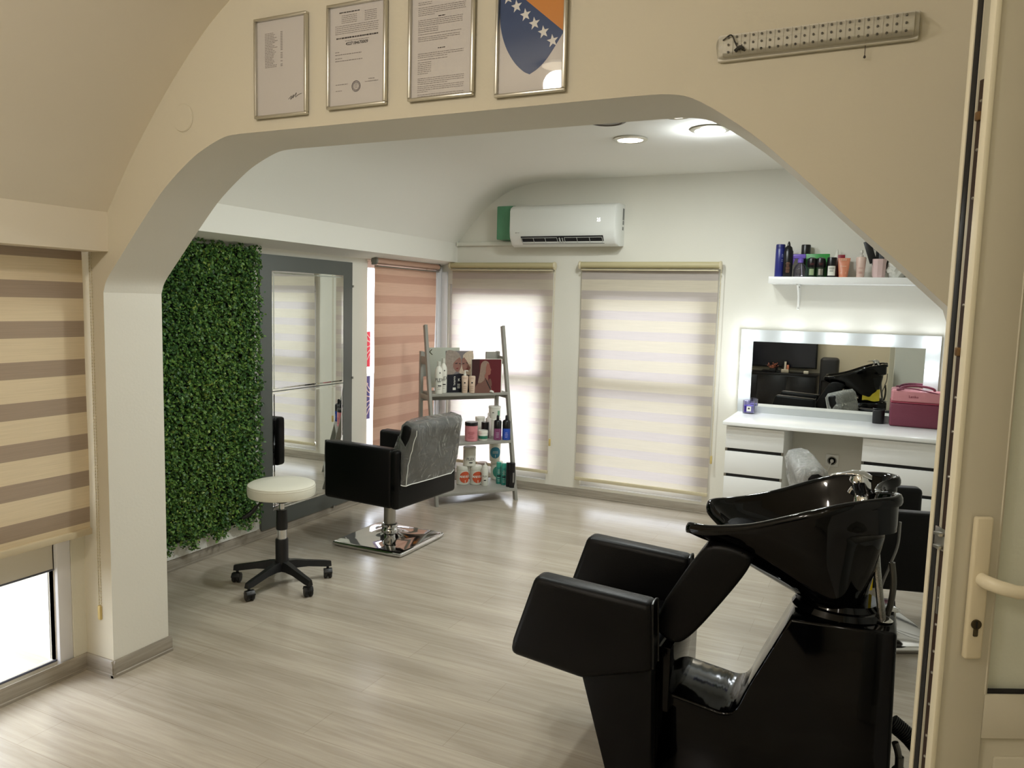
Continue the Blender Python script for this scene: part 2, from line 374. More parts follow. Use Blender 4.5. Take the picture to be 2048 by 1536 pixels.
# skirting boards
def skirt(name, pts, h, out, t=.014):
    """pts: floor line, out: unit vectors into the room"""
    b = BM()
    for (p, q), n in zip(zip(pts[:-1], pts[1:]), out):
        if n is None: continue
        p, q, n = Vector((*p, 0)), Vector((*q, 0)), Vector((*n, 0)); d = (q-p).normalized()
        pr = [(0, 0), (t, 0), (t, h*.16), (t*.72, h*.2), (t*.72, h*.8), (t*.25, h), (0, h)]
        rings = [[c + n*u + Vector((0, 0, z)) for u, z in pr] for c in (p, q)]
        loft(b, rings)
    o = struct(name, b, skirt_m); return o
skirt('baseboard_left', [(XL, YA1), (XL, YB)], .065, [(1, 0)])
skirt('baseboard_back', [(XL, YB), (-.87, YB)], .065, [(0, -1)])
skirt('baseboard_left_front', [(XF, YR), (XF, YA0)], .066, [(1, 0)])
skirt('baseboard_pillar', [(XF, YA0), (-2.634+.014, YA0), (-2.634, YA0-.014), (-2.634, YA1+.012)], .066, [(0, -1), None, (1, 0)])

# ------------------------------------------------------------------ windows
def window_back(name, q):
    o = sthing(name)
    x0, x1, z0, z1 = q; b = BM(); f = .08; y0, y1 = YB+.02, YB+.08
    box(b, x0, x1, y0, y1, z0, z0+.05, .004); box(b, x0+.05, x1-.05, y0, y1, .90, .965, .004); box(b, x0, x1, y0, y1, z1-f, z1, .004); box(b, x0, x0+f, y0, y1, z0+f, z1-f, .004); box(b, x1-f, x1, y0, y1, z0+f, z1-f, .004)
    build('window_frame', b, upvc, o)
    b = BM(); box(b, x0+f, x1-f, y0+.025, y0+.03, z0+f, z1-f); build('pane', b, pane_m, o)
    b = BM(); box(b, x0, x1, YB+.001, y0, z0-.004, z0+.006, .002); build('window_sill', b, upvc, o)
window_back('window_3', WA); window_back('window_4', WB)
o = sthing('window_2'); b = BM(); f = .05; x0, x1 = XL-.12, XL-.06
box(b, x0, x1, PY0, PY1, PZ0, PZ0+f, .004); box(b, x0, x1, PY0, PY1, PZ1-f, PZ1, .004); box(b, x0, x1, PY0, PY0+f, PZ0+f, PZ1-f, .004); box(b, x0, x1, PY1-f, PY1, PZ0+f, PZ1-f, .004)
build('window_frame', b, upvc, o)
b = BM(); box(b, x0+.025, x0+.03, PY0+f, PY1-f, PZ0+f, PZ1-f); build('pane', b, pane_m, o)
# white corner post between the two corner windows
b = BM(); box(b, XL, XL+.055, YB-.075, YB, .065, 1.80, .006); box(b, XL+.055, XL+.11, YB-.018, YB, .065, 1.76, .004); box(b, XL+.02, XL+.045, YB-.085, YB-.075, .065, 1.78, .002)
struct('trim_1', b, upvc)
b = BM(); tube(b, [(XL+.03, YB-.10, 1.70), (XL+.03, YB-.076, 1.705)], .008, 8); build('fixing', b, blackp, bpy.data.objects['trim_1'])
# stickers on the pane of the pink-blinded window
decal_p = mat('pink window sticker', (214, 60, 96), .5); decal_b = mat('blue window sticker', (60, 74, 150), .5); decal_w = mat('white sticker ground', (235, 232, 240), .5)
dec = tag(build('window_sticker', (lambda b: box(b, XL-.09, XL-.088, PY0+.052, PY0+.16, 1.0, 1.27))(BM()), decal_p), 'pink swirled sticker on the glass beside the salmon blind', 'sticker')
b = BM()
for k in range(5): tube(b, curve([(XL-.087, PY0+.055+.02*k, 1.02+.045*k), (XL-.087, PY0+.08+.01*k, 1.08+.03*k), (XL-.087, PY0+.11, 1.05+.05*k), (XL-.087, PY0+.15, 1.10+.03*k)], 5), .004, 5)
build('swirl', b, decal_w, dec)
dec = tag(build('window_sticker', (lambda b: box(b, XL-.09, XL-.088, PY0+.052, PY0+.16, .60, .93))(BM()), decal_b), 'blue swirled sticker on the glass beside the salmon blind', 'sticker')
b = BM()
for k in range(6): tube(b, curve([(XL-.087, PY0+.055+.015*k, .62+.05*k), (XL-.087, PY0+.08+.01*k, .67+.04*k), (XL-.087, PY0+.11, .63+.05*k), (XL-.087, PY0+.15, .68+.03*k)], 5), .004, 5)
build('swirl', b, decal_w, dec)
# front-left window: large upvc frame, the glass shows under the blind
o = sthing('window_1')
b = BM()
gx = -2.835; zb = .02
box(b, -2.87, -2.795, GY0, GY1, zb, zb+.03, .004); box(b, -2.87, -2.795, GY1-.055, GY1, zb, 1.64, .004); box(b, -2.87, -2.795, GY0, GY0+.05, zb, 1.64, .004)
build('window_frame', b, upvc, o)
P1 = W('X', -2.825, 130, 1130); P2 = W('X', -2.825, 133, 1310)
b = BM(); ye, zt, zl = P1.y, P1.z, P2.z
box(b, -2.85, -2.815, ye, GY1-.055, zl-.03, zt+.16, .004); box(b, -2.85, -2.815, GY0+.05, ye, zt, zt+.16, .004); box(b, -2.85, -2.815, GY0+.05, GY1-.055, zb+.03, zl, .004)
box(b, -2.83, -2.805, GY0+.05, GY1-.055, zt+.13, zt+.26, .006)
build('sash', b, mat('cream window plastic', (214, 208, 192), .35), o)
b = BM(); r = .0045
for p, q in (((gx+.018, GY0+.05, zt), (gx+.018, ye, zt)), ((gx+.018, ye, zt), (gx+.018, ye, zl)), ((gx+.018, ye, zl), (gx+.018, GY0+.05, zl))):
    tube(b, [p, q], r, 6)
build('gasket', b, mat('dark window gasket', (78, 80, 92), .5), o)
b = BM(); box(b, gx, gx+.004, GY0+.05, ye, zl, zt); box(b, gx, gx+.004, GY0+.05, ye, zt+.16, 1.64); build('pane', b, pane_m, o)
b = BM(); box(b, -2.803, -2.797, ye+.035, ye+.055, zt+.185, zt+.21, .002); build('drain_cap', b, mat('grey cap', (120, 112, 100), .5), o)

# ------------------------------------------------------------------ roller blinds
cream_b = mat('cream blind plastic', (206, 196, 166), .4)
def wavy_sheet(b, ax, u0, u1, v, z0, z1, amp=.003, nu=14, nz=40, seed=0):
    rnd = random.Random(seed); ph = [rnd.uniform(0, 6) for _ in range(4)]
    V = []
    for i in range(nz+1):
        z = z0+(z1-z0)*i/nz; row = []
        for j in range(nu+1):
            u = u0+(u1-u0)*j/nu; d = amp*(math.sin(u*5+ph[0]+z*3)+.6*math.sin(z*9+ph[1]+u*2))
            row.append(b.verts.new((u, v+d, z) if ax == 'y' else (v+d, u, z)))
        V.append(row)
    for i in range(nz):
        for j in range(nu): b.faces.new((V[i][j], V[i][j+1], V[i+1][j+1], V[i+1][j]))
def blind(label, ax, u0, u1, v, z0, z1, m, tubem, railm, sgn, side, group='striped roller blinds', chain=None, wob=.003):
    """ax 'y': sheet in a plane of constant y. sgn points into the room. side: end (0/1) that carries the chain bracket"""
    loc = ((u0+u1)/2, v, z0) if ax == 'y' else (v, (u0+u1)/2, z0)
    t = thing('roller_blind', label, 'blind', loc, 0, group)
    P = (lambda u, d, z: (u, v+sgn*d, z)) if ax == 'y' else (lambda u, d, z: (v+sgn*d, u, z))
    b = BM(); wavy_sheet(b, ax, u0, u1, v, z0+.02, z1-.03, wob, seed=int(abs(u0)*100)); build('fabric', b, m, t, True, ang=80)
    b = BM(); tube(b, [P(u0-.01, .012, z1), P(u1+.01, .012, z1)], .024, 16); build('roller_tube', b, tubem, t, True)
    b = BM(); box(b, *sorted((P(u0, 0, 0)[0], P(u1, .036, 0)[0])), *sorted((P(u0, 0, 0)[1], P(u1, .036, 0)[1])), z1-.042, z1-.034, .002); build('valance', b, railm, t, True)
    c0, c1 = P(u0-.003, -.008, 0), P(u1+.003, .012, 0)
    b = BM(); box(b, *sorted((c0[0], c1[0])), *sorted((c0[1], c1[1])), z0-.004, z0+.022, .004); build('bottom_rail', b, railm, t, True)
    for e in (0, 1):
        ue = (u0-.014, u1+.014)[e]; b = BM()
        lathe(b, [(.028, -.008), (.03, 0), (.026, .008)], 18, Matrix.Translation(P(ue, .012, z1)) @ (Matrix.Rotation(pi/2, 4, 'Y') if ax == 'y' else Matrix.Rotation(pi/2, 4, 'X')))
        a0, a1 = P(ue-.007, -.012, 0), P(ue+.007, .03, 0); box(b, *sorted((a0[0], a1[0])), *sorted((a0[1], a1[1])), z1-.03, z1+.02, .003)
        build('bracket', b, railm, t, True)
    if chain:
        ue = (u0-.02, u1+.02)[side]; zc = chain; b = BM()
        n = int((z1-zc)/.012)
        for off in (-.0, .012):
            for k in range(n):
                z = z1-.02-k*.012; p = P(ue, .012+off, z); lathe(b, [(.0008, -.0026), (.0026, -.0013), (.0026, .0013), (.0008, .0026)], 6, Matrix.Translation(p))
            tube(b, [P(ue, .012+off, z1-.02), P(ue, .012+off, zc)], .0011, 4)
        build('bead_chain', b, cream_b, t, True)
        b = BM(); q = P(ue, .018, zc); box(b, q[0]-.008, q[0]+.008, q[1]-.008, q[1]+.008, zc-.06, zc, .005); build('chain_weight', b, mat('yellowed plastic', (206, 184, 120), .4), t, True)
    return t
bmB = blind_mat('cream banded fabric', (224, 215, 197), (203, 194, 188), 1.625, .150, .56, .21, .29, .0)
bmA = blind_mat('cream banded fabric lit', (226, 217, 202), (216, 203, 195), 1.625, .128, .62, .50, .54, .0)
bmP = blind_mat('salmon banded fabric', (214, 176, 152), (196, 156, 134), 1.70, .155, .62, .085, .09, .0)
bmF = blind_mat('beige banded fabric', (222, 204, 170), (166, 148, 128), 1.541, .1435, .58, .05, .05, .0)
blind('wide cream striped blind on the back wall, between the wall pier and the dressing table', 'y', -2.098, -1.068, YB-.04, .145, 1.818, bmB, mat('olive blind tube', (186, 176, 138), .45), cream_b, -1, 1, chain=.45)
blind('narrower cream striped blind in the room corner, behind the ladder shelf', 'y', -3.245, -2.338, YB-.04, .165, 1.812, bmA, mat('olive blind tube', (186, 176, 138), .45), cream_b, -1, 1, chain=.45)
blind('salmon pink striped blind between the tall mirror and the room corner', 'x', 4.68, 5.545, -3.375, .16, 1.795, bmP, mat('salmon blind tube', (188, 152, 132), .5), mat('grey blind metal', (120, 118, 110), .4), 1, 0)
blind('beige striped blind over the front room window whose bare lower glass shows', 'x', .45, 1.925, -2.72, .575, 1.70, bmF, mat('beige blind tube', (150, 130, 110), .5), mat('beige blind rail', (196, 182, 152), .4), 1, 1, chain=.28)

# ------------------------------------------------------------------ lamps
def downlight(x, y, z, r, power, col, label, lm, group, dome=False):
    t = thing('downlight', label, 'ceiling lamp', (x, y, z), 0, group)
    b = BM(); lathe(b, [(r*.9, .004), (r*1.22, .004), (r*1.24, -.003), (r*1.12, -.008), (r*.98, -.010), (r*.9, -.004), (r*.9, .004)], 40); build('rim', b, mat('dark lamp rim', (92, 84, 76), .4) if power == 0 else alu, t)
    b = BM(); lathe(b, [(.0005, -.007), (r*.6, -.007), (r*.93, -.005), (r*.93, .003), (.0005, .003)], 40); build('diffuser', b, lm, t)
    if power:
        if dome: ld = bpy.data.lights.new('lamp_light', 'POINT'); ld.shadow_soft_size = r*.8
        else: ld = bpy.data.lights.new('lamp_light', 'AREA'); ld.shape = 'DISK'; ld.size = 2*r*.9
        ld.energy = power; ld.color = col
        lo = bpy.data.objects.new('lamp_light', ld); COL.objects.link(lo); lo.parent = t; lo.location = (0, 0, -.014 if not dome else (-.09 if z > 2.5 else -.035))
    return t
LB = ['round recessed ceiling lamp glowing warm white nearest the air conditioner', 'brightest cold white round ceiling lamp in the back room', 'partly hidden warm ceiling lamp peeking over the edge of the arch', 'unlit round ceiling lamp with dark rim just behind the arch edge', 'round ceiling lamp in the back room close behind the wall opening']
for (x, y, z, r, p, c), l, m in zip(BACK_LAMPS, LB, (warm_lamp, sky_lamp, warm_lamp, off_lamp, warm_lamp)): downlight(x, y, z, r, p, c, l, m, 'downlights of the back room', c is COOL)
LF = ['round front room ceiling lamp mirrored in the glass of the framed crest', 'unseen front room ceiling lamp towards the door', 'unseen front room ceiling lamp at the back on the window side', 'unseen front room ceiling lamp at the back on the door side']
for (x, y, z, r, p, c), l in zip(FRONT_LAMPS, LF): downlight(x, y, z, r, p, c, l, yellow_lamp, 'downlights of the front room', True)

# ------------------------------------------------------------------ framed papers on the arch wall
def frame(label, x0, x1, z0, z1, tiltdeg, fill):
    t = thing('picture_frame', label, 'frame', ((x0+x1)/2, YA0-.001, z0), 0, 'framed certificates over the opening')
    w_, h = x1-x0, z1-z0; f = .009
    b = BM(); y1 = 0; y0 = -.016
    def rail(a, c, hor):
        if hor: box(b, -w_/2, w_/2, y0, y1, a, c, .003)
        else: box(b, a, c, y0, y1, f*.9, h-f*.9, .003)
    rail(0, f, 1); rail(h-f, h, 1); rail(-w_/2, -w_/2+f, 0); rail(w_/2-f, w_/2, 0)
    build('frame_border', b, alu, t)
    b = BM(); box(b, -w_/2+f*.5, w_/2-f*.5, -.006, -.002, f*.5, h-f*.5); build('paper_sheet', b, paper, t)
    fill(t, w_, h)
    b = BM(); quad(b, [(-w_/2+f*.8, -.0095, f*.8), (w_/2-f*.8, -.0095, f*.8), (w_/2-f*.8, -.0095, h-f*.8), (-w_/2+f*.8, -.0095, h-f*.8)]); build('glass_sheet', b, pic_glass, t)
    t.rotation_euler = (math.radians(tiltdeg), 0, 0)
    return t
def scribble(b, x0, x1, z, th, rnd, dens=.85, y=-.0066):
    x = x0
    while x < x1:
        l = rnd.uniform(.003, .011); e = min(x+l, x1)
        if rnd.random() < dens or True:
            quad(b, [(x, y, z-th/2), (e, y, z-th/2), (e, y, z+th/2), (x, y, z+th/2)])
        x = e+rnd.uniform(.001, .002)
def flat_text(b, s, size, x, z, y=-.0066, align='CENTER', bold=0., sx=1., sz=1.):
    vs, fs = text_verts(s, size, align, bold); add_flat(b, vs, fs, lambda u, v: (x+u*sx, y, z+v*sz))
def fill1(t, w_, h):
    r = random.Random(1); b = BM()
    for k in range(22): 
        z = h*.845-k*.0049; scribble(b, -w_*.31, -w_*.31+w_*r.uniform(.15, .25), z, .0018, r)
        if r.random() < .75: quad(b, [(-w_*.01, -.0066, z-.001), (w_*.03, -.0066, z-.001), (w_*.03, -.0066, z+.001), (-w_*.01, -.0066, z+.001)])
    build('printed_list', b, inkl, t)
    b = BM(); tube(b, curve([(w_*.14, -.0068, h*.17), (w_*.2, -.0068, h*.2), (w_*.18, -.0068, h*.165), (w_*.24, -.0068, h*.21), (w_*.22, -.0068, h*.175), (w_*.29, -.0068, h*.225), (w_*.27, -.0068, h*.185), (w_*.33, -.0068, h*.205), (w_*.39, -.0068, h*.215)], 6), .0006, 4); build('signature', b, ink, t)
def text_block(t, w_, h, rnd, lines, m=None, name='text_block'):
    """lines: (left, right, height) as shares of the sheet, plus a line thickness"""
    b = BM()
    for x0, x1, z, th in lines: scribble(b, w_*x0, w_*x1, h*z, th, rnd)
    return build(name, b, m or inkl, t)
def fill2(t, w_, h):
    r = random.Random(2); T = lambda L, m=None, n='text_block': text_block(t, w_, h, r, L, m, n)
    T([(-.30, .05, .915, .003)], ink, 'heading')
    T([(-.26, .0, .885-k*.017, .0016) for k in range(5)]); T([(.13, .33, .90-k*.017, .0016) for k in range(6)])
    T([(-.37, .36, .79-k*.018, .0016) for k in range(5)]); T([(-.35, .36, .675, .0042)], ink, 'heading'); T([(-.2, .2, .645, .0016)])
    T([(-.37, -.3, .545, .002), (-.37, .08, .52, .0022)]); T([(-.37, -.25, .485, .002), (-.37, .1, .46, .0022)])
    T([(-.36, -.15, .235, .002), (-.36, -.25, .175, .002)]); T([(.2, .3, .262, .0022), (.14, .36, .238, .002)])
    b2 = BM(); flat_text(b2, '4227184670009', .0125, 0, h*.615, bold=.02); build('number', b2, ink, t)
    b = BM(); cx, cz = -.002, h*.205
    for R_, q in ((.0155, .0007), (.011, .0006)):
        tube(b, [(cx+R_*math.cos(a*pi/16), -.0068, cz+R_*math.sin(a*pi/16)) for a in range(33)], q, 4)
    for k in range(18):
        a = k*2*pi/18; tube(b, [(cx+.0122*math.cos(a), -.0068, cz+.0122*math.sin(a)), (cx+.0145*math.cos(a+.1), -.0068, cz+.0145*math.sin(a+.1))], .0007, 4)
    for k in range(4): tube(b, [(cx-.006, -.0068, cz-.006+k*.004), (cx+.006, -.0068, cz-.004+k*.004)], .0004, 4)
    build('round_stamp', b, mat('stamp ink', (92, 84, 92), .8), t)
def fill3(t, w_, h):
    r = random.Random(3)
    def para(top, n, l=.36, last=None):
        text_block(t, w_, h, r, [(-.36, (l if k < n-1 or last is None else last), top-k*.0165, .0016) for k in range(n)])
    text_block(t, w_, h, r, [(-.2, .0, .945, .002)])
    para(.87, 2, -.15); para(.825, 5, .36, -.1); para(.715, 4, .32); para(.645, 3, -.05); para(.59, 1, .3); para(.565, 3, .28, .1)
    for z in (.735, .455): text_block(t, w_, h, r, [(-.05, .06, z, .0026)], ink, 'heading')
    para(.42, 3, .34, .1); para(.365, 1, .1); para(.342, 7, -.15, -.2); para(.20, 4, .35, .1); para(.13, 4, .35, -.2); para(.055, 2, .36)
    b = BM(); tube(b, [(-w_*.3+.0066*math.cos(a*pi/12), -.0068, h*.957+.008*math.sin(a*pi/12)) for a in range(25)], .0018, 5); build('crest_mark', b, ink, t)
def fill4(t, w_, h):
    """a shield of blue and ochre with a diagonal row of white stars"""
    blue = mat('crest blue', (38, 62, 104), .6); och = mat('crest ochre', (206, 132, 48), .6); whi = mat('crest white', (225, 222, 214), .6)
    Y = -.0064
    # sheet coordinates in mm from lower-left, sheet about 210 x 297
    sx = w_/210.; sz = h/297.; ox = -w_/2
    def poly(pts, m, name, y):
        b = BM(); f = quad(b, [(ox+u*sx, y, v*sz) for u, v in pts]); bmesh.ops.triangulate(b, faces=[f]); build(name, b, m, t)
    left = smooth2([(8, 285), (8, 230), (14, 175), (30, 128), (56, 88), (84, 62), (104, 52)], 6)
    right = smooth2([(104, 52), (128, 64), (152, 84), (172, 108)], 6)
    poly(left + right[1:] + [(201, 148), (201, 160), (60, 285)], blue, 'blue_field', Y)
    poly([(30, 285), (201, 148), (201, 285)], och, 'ochre_field', Y-.0004)
    b = BM()
    for k in range(8):
        cx, cz = 6+k*27.2, 276-k*24.6
        if cx > 190: break
        pts = []
        for j in range(10):
            a = pi/2+j*pi/5+.12; R = (17 if j % 2 == 0 else 7)
            u, v = cx+R*math.cos(a), cz+R*math.sin(a)
            pts.append((ox+min(max(u, 8), 201)*sx, Y-.0009, min(v, 288)*sz))
        c = b.verts.new((ox+cx*sx if cx > 8 else ox+8.5*sx, Y-.0009, cz*sz)); vs = [b.verts.new(p) for p in pts]
        for j in range(10): b.faces.new((c, vs[j], vs[(j+1) % 10]))
    build('stars', b, whi, t)
frame('leftmost framed paper, a short printed list with a signature below', -1.868, -1.655, 2.073, 2.381, 0, fill1)
frame('framed certificate with bold number and round stamp, second from the left', -1.577, -1.360, 2.078, 2.384, 0, fill2)
frame('framed page of dense small print, third from the left', -1.283, -1.068, 2.077, 2.388, 0, fill3)
frame('framed blue and ochre shield crest with white stars', -1.001, -.793, 2.063, 2.37, 0, fill4)
b = BM(); lathe(b, [(.0, .0), (.047, .0), (.047, .002), (.044, .005), (.0, .006)], 36, Matrix.Translation((-2.203, YA0, 2.106)) @ Matrix.Rotation(pi/2, 4, 'X'))
tag(build('junction_cover', b, arch_face, loc=(-2.203, YA0, 2.106)), 'small round painted wall cover left of the framed papers', 'wall cover')

# ------------------------------------------------------------------ emergency light bar
lens_m = mat('clear ribbed acrylic', (240, 240, 236), .12, trans=.85, ior=1.2); led_m = mat('led dot', (90, 88, 82), .35); ledp = mat('led board', (214, 210, 196), .5)
t = thing('emergency_light', 'long clear emergency light bar with rows of leds, over the right side of the opening', 'lamp', (-.185, YA0-.001, 2.128), 0)
Mt = Matrix.Rotation(math.radians(-.4), 4, 'Y')
b = BM(); box(b, -.215, .215, -.014, 0, -.034, .028, .005, M=Mt); build('base_tray', b, ledp, t)
b = BM()
pr_ = [(-.002, -.036)]+[(-.05*math.sin(pi*k/10)-.002, -.036+.066*k/10) for k in range(11)]+[(-.002, .03)]
rings = []
for x in [-.216, -.213]+[-.2+.4*i/12 for i in range(13)]+[.207, .214, .216]:
    s = 1 if abs(x) < .205 else (.93 if abs(x) < .21 else (.75 if abs(x) < .215 else .4))
    rings.append([(x, y*s, (z+.003)*(.5+.5*s)-.003) for y, z in pr_])
loft(b, rings, True, Mt); build('clear_cover', b, pane_mat('acrylic cover', (.97, .97, .95), .10), t)
b = BM(); box(b, -.2, .205, -.026, -.0145, -.026, .022, .002, M=Mt)
build('led_board', b, ledp, t)
b = BM()
for i in range(21):
    for k in range(3):
        lathe(b, [(.0, 0), (.0028, 0), (.0026, .003), (.0, .004)], 10, Mt @ Matrix.Translation((-.187+i*.0188, -.026, -.018+k*.0165)) @ Matrix.Rotation(pi/2, 4, 'X'))
build('led_dots', b, led_m, t, ang=60)
b = BM()
for i in range(20): box(b, -.187+i*.0188+.0085, -.187+i*.0188+.0105, -.0275, -.026, -.024, .021, M=Mt)
build('board_ribs', b, mat('pale led rib', (206, 202, 190), .4), t)
b = BM(); tube(b, curve([(-.2, -.028, .01), (-.18, -.034, .018), (-.168, -.034, -.005), (-.16, -.034, -.018), (-.155, -.032, -.006)], 5), .0016, 6, Mt); tube(b, curve([(-.17, -.034, -.02), (-.158, -.036, -.012), (-.15, -.033, -.018)], 4), .004, 6, Mt); build('wires', b, blackp, t)
b = BM(); tube(b, [(.11, -.012, -.034), (.11, -.012, -.055)], .0008, 5); lathe(b, [(0, 0), (.003, .002), (.002, .006), (0, .008)], 8, Matrix.Translation((.11, -.012, -.062))); build('pull_cord', b, ink, t)

# ------------------------------------------------------------------ air conditioner
t = thing('air_conditioner', 'white wall air conditioner showing 25 above the corner blind', 'air conditioner', (-2.22, YB-.001, 1.95), 0)
prof = [(0, .01), (-.12, 0), (-.17, .022), (-.205, .07), (-.212, .12), (-.212, .27), (-.2, .292), (-.16, .312), (0, .315)]   # (y, z)
def acring(x, s=1.): return [(x, y*s if s < 1 else y, .157+(z-.157)*(1 if s >= 1 else (.9+.1*s))) for y, z in prof]
b = BM(); loft(b, [acring(-.43, .94), acring(-.424, .985), acring(-.412), acring(.412), acring(.424, .985), acring(.43, .94)]); build('body', b, mat('air conditioner white', (228, 230, 226), .3), t, ang=40)
b = BM(); prism(b, [(-.166, .0185), (-.2095, .072), (-.2, .08), (-.15, .04)], 'x', -.33, .335); build('outlet_slot', b, mat('dark slot', (22, 22, 26), .6), t)
b = BM()
for a, c in ((-.322, -.03), (.03, .328)):
    n = 3
    p0, p1 = (-.173, .022), (-.213, .070)
    for yz in (((-.176, .0245)), ((-.206, .062))): box(b, a, c, yz[0]-.005, yz[0]-.001, yz[1]-.002, yz[1]+.002, .001)
    for k in range(n+1):
        x = a+(c-a)*k/n; tube(b, [(x, -.178, .0245), (x, -.209, .062)], .0022, 6)
tube(b, [(-.01, -.178, .025), (-.01, -.206, .06)], .006, 6); tube(b, [(.012, -.178, .025), (.012, -.206, .06)], .004, 6)
build('vane', b, mat('grey vane', (176, 178, 174), .35), t)
b = BM(); flat_text(b, '25', .036, .30, .186, y=-.2130, sx=.85); build('display_digits', b, digit_m, t)
b = BM(); box(b, -.372, -.366, -.2130, -.2122, .1, .105); scribble(b, -.362, -.338, .1025, .002, random.Random(5), y=-.2128); build('maker_mark', b, ink, t)
b = BM(); box(b, .428, .4315, -.05, -.015, .2, .285, .001); box(b, .428, .4315, -.05, -.022, .125, .15, .001); box(b, .428, .434, -.045, -.025, .165, .195, .002); build('side_grille', b, mat('grille grey', (120, 122, 120), .5), t)
t2 = build('tape_wrap', (lambda b: (box(b, -.585, -.424, -.12, -.002, .062, .322, .008), b)[1])(BM()), mat('green tape', (86, 142, 108), .5, bump=.4, bscale=25), t)
b = BM(); box(b, -.99, -.42, -.032, -.001, .022, .055, .006); box(b, -1.0, -.985, -.036, -.001, .018, .06, .005); build('pipe_cover', b, mat('pipe cover white', (222, 222, 212), .45), t)

# ------------------------------------------------------------------ dressing table: drawer units, worktop, lighted mirror
ZD = .787
darkgap = mat('dark drawer gap', (14, 14, 16), .5)
def drawer_unit(label, x0, x1):
    t = thing('drawer_unit', label, 'drawer unit', ((x0+x1)/2, 5.34, 0), 0, 'white drawer units under the worktop')
    w_ = (x1-x0)/2; y0, y1 = 5.075-5.34, YB-5.34-.002
    b = BM(); box(b, -w_, w_, y0+.02, y1, .0, ZD-.03, .002); build('carcass', b, white_g, t)
    top = ZD-.036
    edges = [(.03, .256), (.277, .422), (.443, .590), (.611, top)]
    for k, (a, c) in enumerate(edges):
        b = BM(); box(b, -w_+.002, w_-.002, y0, y0+.018, a, c, .0015); d = build('drawer', b, white_g, t)
        if k < 3:
            b = BM(); box(b, -w_+.014, w_-.014, y0+.012, y0+.0195, c, c+.021); build('finger_gap', b, darkgap, d)
            for e in (-w_, w_-.014): build('end_cap', box(BM(), e, e+.014, y0+.004, y0+.019, c, c+.020), steel, d)
    return t
drawer_unit('white four drawer unit under the left end of the worktop', -.868, -.505)
drawer_unit('white four drawer unit under the right end of the worktop beside the door', -.055, .40)
b = BM(); box(b, -.885, .42, 5.035, YB-.001, ZD-.024, ZD, .003)
tag(build('worktop', b, white_g, loc=(-.23, 5.34, ZD)), 'glossy white worktop resting on the two drawer units under the lighted mirror', 'worktop')
t = thing('wall_socket', 'white wall socket with a plugged lead under the worktop', 'socket', (-.243, YB-.002, .497), 0)
b = BM(); box(b, -.042, .042, -.012, 0, -.042, .042, .006); build('cover_plate', b, white_p, t)
b = BM(); lathe(b, [(.02, 0), (.03, 0), (.03, .006), (.026, .007), (.022, .001)], 28, Matrix.Translation((0, -.011, 0)) @ Matrix.Rotation(pi/2, 4, 'X')); build('socket_ring', b, mat('socket grey', (150, 150, 142), .4), t)
b = BM(); lathe(b, [(0, 0), (.012, 0), (.012, .02), (.008, .026), (0, .026)], 20, Matrix.Translation((0, -.011, 0)) @ Matrix.Rotation(pi/2, 4, 'X')); tube(b, curve([(0, -.035, 0), (-.01, -.04, -.03), (-.03, -.02, -.1), (-.06, -.01, -.22), (-.1, -.01, -.45)], 6), .003, 7); build('plug_and_lead', b, white_p, t)

t = thing('lighted_mirror', 'wide make-up mirror in a white board with glowing round bulbs', 'mirror', (-.26, YB-.002, ZD), 0)
mx0, mx1, mz0, mz1 = -.805, .267, .834-ZD, 1.29-ZD
X0, X1, Z1 = -.889, .352, 1.372-ZD
b = BM()
for q in ((X0, X1, 0, mz0), (X0, X1, mz1, Z1), (X0, mx0, mz0, mz1), (mx1, X1, mz0, mz1)): box(b, q[0]+.26, q[1]+.26, -.03, 0, q[2], q[3])
bmesh.ops.remove_doubles(b, verts=b.verts, dist=1e-5)
build('white_board', b, mat('mirror board white', (176, 180, 179), .35), t)
b = BM(); box(b, mx0+.26, mx1+.26, -.022, -.012, mz0, mz1); build('mirror_glass', b, mirror_m, t)
bulbs = [(-.838, 1.333), (-.547, 1.333), (-.266, 1.333), (.018, 1.333), (.309, 1.333), (-.846, 1.138), (-.846, .945), (.309, 1.14)]
for x, z in bulbs:
    b = BM(); r = .030
    lathe(b, [(.013, -.002), (.013, .030)]+[(max(r*math.sin(a), .0004), .062-r*math.cos(a)) for a in [pi*(.16+.84*k/12) for k in range(13)]], 24, Matrix.Translation((x+.26, -.03, z-ZD)) @ Matrix.Rotation(pi/2, 4, 'X'))
    build('bulb', b, bulb_m, t, ang=60)

# small things on the worktop
def cam_angle(x, y): return math.atan2(x-CAM.x, y-CAM.y)   # rz so that local -Y faces the camera
def face(x, y): return -cam_angle(x, y)
violet = mat('violet candle wax', (92, 74, 190), .35, trans=.2); cglass = pane_mat('candle glass', (.86, .84, .96), .12)
t = thing('candle_jar', 'violet candle in a clear glass at the left end of the worktop', 'candle', (-.80, 5.545, ZD), face(-.8, 5.545))
b = BM(); lathe(b, [(.036, .0), (.041, .003), (.042, .09), (.040, .091), (.038, .006), (.0005, .006)], 28); build('glass_cup', b, cglass, t)
b = BM(); lathe(b, [(.0005, .008), (.037, .008), (.037, .055), (.0005, .055)], 28); build('wax', b, violet, t)
b = BM(); vs, fs = rect_grid(.03, .034); add_flat(b, vs, fs, cyl_map(.0425, .036)); l_ = build('label_patch', b, white_p, t)
b = BM(); vs, fs = rect_grid(.012, .012, 3); add_flat(b, vs, fs, cyl_map(.0432, .038)); build('label_mark', b, ink, l_)
b = BM(); lathe(b, [(.0005, 0), (.034, 0), (.035, .002), (.037, .088), (.034, .09), (.032, .004), (.0005, .004)], 28)
tag(build('tumbler', b, mat('matt black plastic cup', (12, 12, 13), .45), loc=None), 'plain black cup on the worktop beside the pink case', 'cup').location = (.022, 5.57, ZD)
